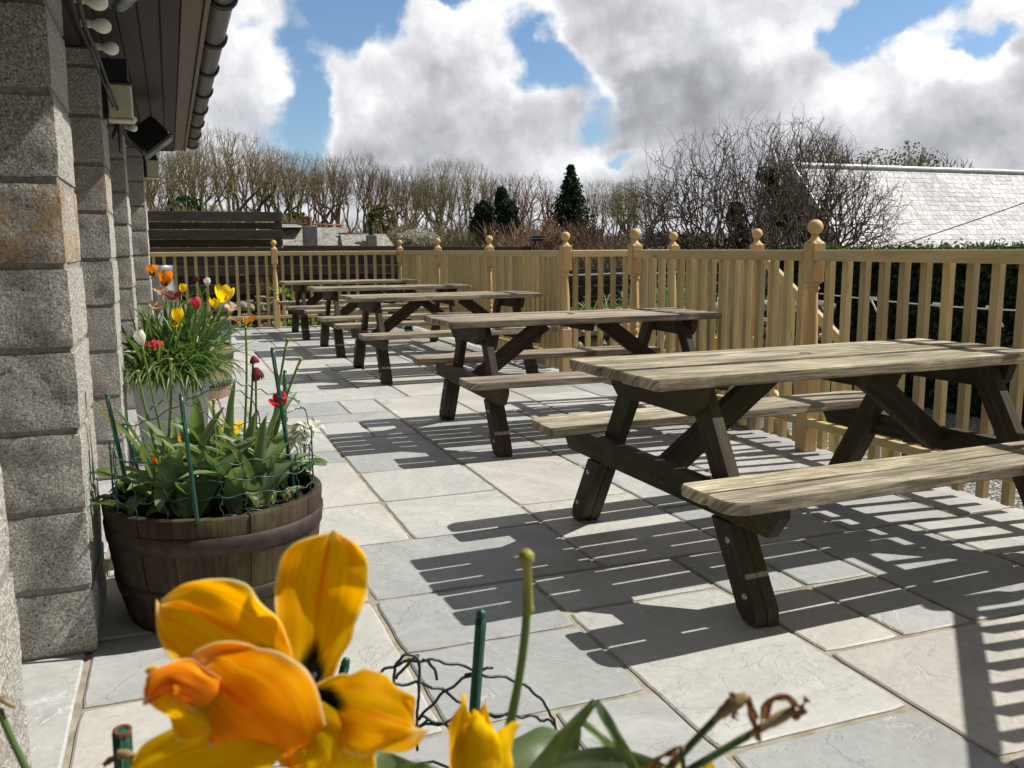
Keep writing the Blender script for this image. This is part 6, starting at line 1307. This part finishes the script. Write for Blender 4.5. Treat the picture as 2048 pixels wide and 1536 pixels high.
def withered(label, stem, sheath, strips, w=8, d=.40):
    t = thing('withered_daffodil', label, 'withered flower', fp(*stem[0], 0, d)); q = Matrix.Translation(-Vector(t.location))
    mb = MB(); sp_ = bez([fp(u, v, 0, d) for u, v in stem], 10); mb.tube([Vector((.16 + random.uniform(-.1, .1), .62 + random.uniform(-.1, .1), .35)), sp_[0] - Vector((0, -.03, .12))] + sp_, w * d / F_PX, 8); o_ = mb.build('stem', M_leafd, t); o_.matrix_parent_inverse = q
    mb = MB(); n = len(sheath); pts = bez([fp(u, v, 0, d) for u, v, _ in sheath], 8); ra = [sheath[min(int(i / 8 * (n - 1) + .5), n - 1)][2] * d / F_PX for i in range(9)]; mb.tube(pts, ra, 9); o_ = mb.build('dry_sheath', M_drystem, t); o_.matrix_parent_inverse = q
    for pts, ws in strips: mb = MB(); petal_strip(mb, [fp(u, v, dz, d) for u, v, dz in pts], [x * d / F_PX for x in ws], TOW, .5, 16, 5, .0008); o_ = mb.build('dry_petal', M_dry, t); o_.matrix_parent_inverse = q
withered('withered brown daffodil with a drooping curl, left of the pair', [(1330, 1545), (1390, 1480), (1428, 1441)], [(1428, 1441, 8), (1450, 1420, 12), (1474, 1400, 15), (1494, 1392, 10)], [([(1494, 1394, 0), (1500, 1420, .004), (1512, 1440, 0), (1513, 1482, 0)], [6, 9, 10, 7, 3]), ([(1466, 1408, 0), (1462, 1390, 0), (1466, 1384, 0)], [5, 7, 4]), ([(1470, 1415, 0), (1468, 1430, 0), (1466, 1438, 0)], [5, 7, 4])])
withered('withered brown daffodil with a looped petal, right of the pair', [(1345, 1560), (1420, 1515), (1496, 1471)], [(1496, 1471, 7), (1530, 1452, 9), (1565, 1432, 12), (1590, 1418, 9)], [([(1590, 1416, 0), (1580, 1375, .006), (1520, 1385, .008), (1522, 1455, 0)], [6, 8, 8, 8, 4]), ([(1582, 1424, 0), (1600, 1436, .004), (1604, 1410, 0), (1614, 1396, 0)], [8, 13, 9, 4, 2])])
withered('dry papery leaf bending down at the foot of the withered pair', [(1368, 1550), (1366, 1520), (1364, 1492)], [(1364, 1492, 6), (1363, 1500, 7), (1366, 1510, 6)], [([(1358, 1493, 0), (1330, 1508, .003), (1300, 1530, 0), (1280, 1545, 0)], [3, 6, 7, 5]), ([(1350, 1498, 0), (1352, 1515, .003), (1340, 1530, 0)], [5, 8, 4])], 5)
mb = MB(); petal_strip(mb, [fp(u, v, 0, .41) for u, v in ((1330, 1550), (1345, 1530), (1360, 1520))], [6 * K, 10 * K, 3 * K], TOW, -.3, 8, 4); petal_strip(mb, [fp(u, v, 0, .41) for u, v in ((1400, 1545), (1415, 1528), (1428, 1532))], [6 * K, 9 * K, 4 * K], TOW, -.3, 8, 4)
mb.tube([Vector((.2, .6, .36)), fp(1350, 1600, 0, .42), fp(1345, 1540, 0, .41)], .002, 6); mb.tube([Vector((.22, .6, .36)), fp(1418, 1600, 0, .42), fp(1412, 1538, 0, .41)], .002, 6); tag(mb.build('daffodil_petals', P_yel), 'scraps of yellow petal at the bottom edge below the withered daffodils', 'petal')
withered('drooping dried bud arching over the broken cane at the lower left', [(262, 1560), (272, 1530), (262, 1512)], [(266, 1514, 8), (250, 1506, 10), (236, 1508, 9)], [([(240, 1510, 0), (222, 1514, 0), (206, 1534, 0)], [6, 7, 4]), ([(262, 1512, 0), (280, 1515, 0), (284, 1535, 0)], [6, 10, 5])], 6, .5)
withered('green stalk with a dry brown tip at the left edge of the picture', [(70, 1570), (30, 1500), (-2, 1418)], [(0, 1398, 4), (14, 1406, 5), (30, 1414, 4)], [([(-20, 1396, 0), (0, 1396, 0), (12, 1400, 0)], [4, 6, 3])], 7, .52)
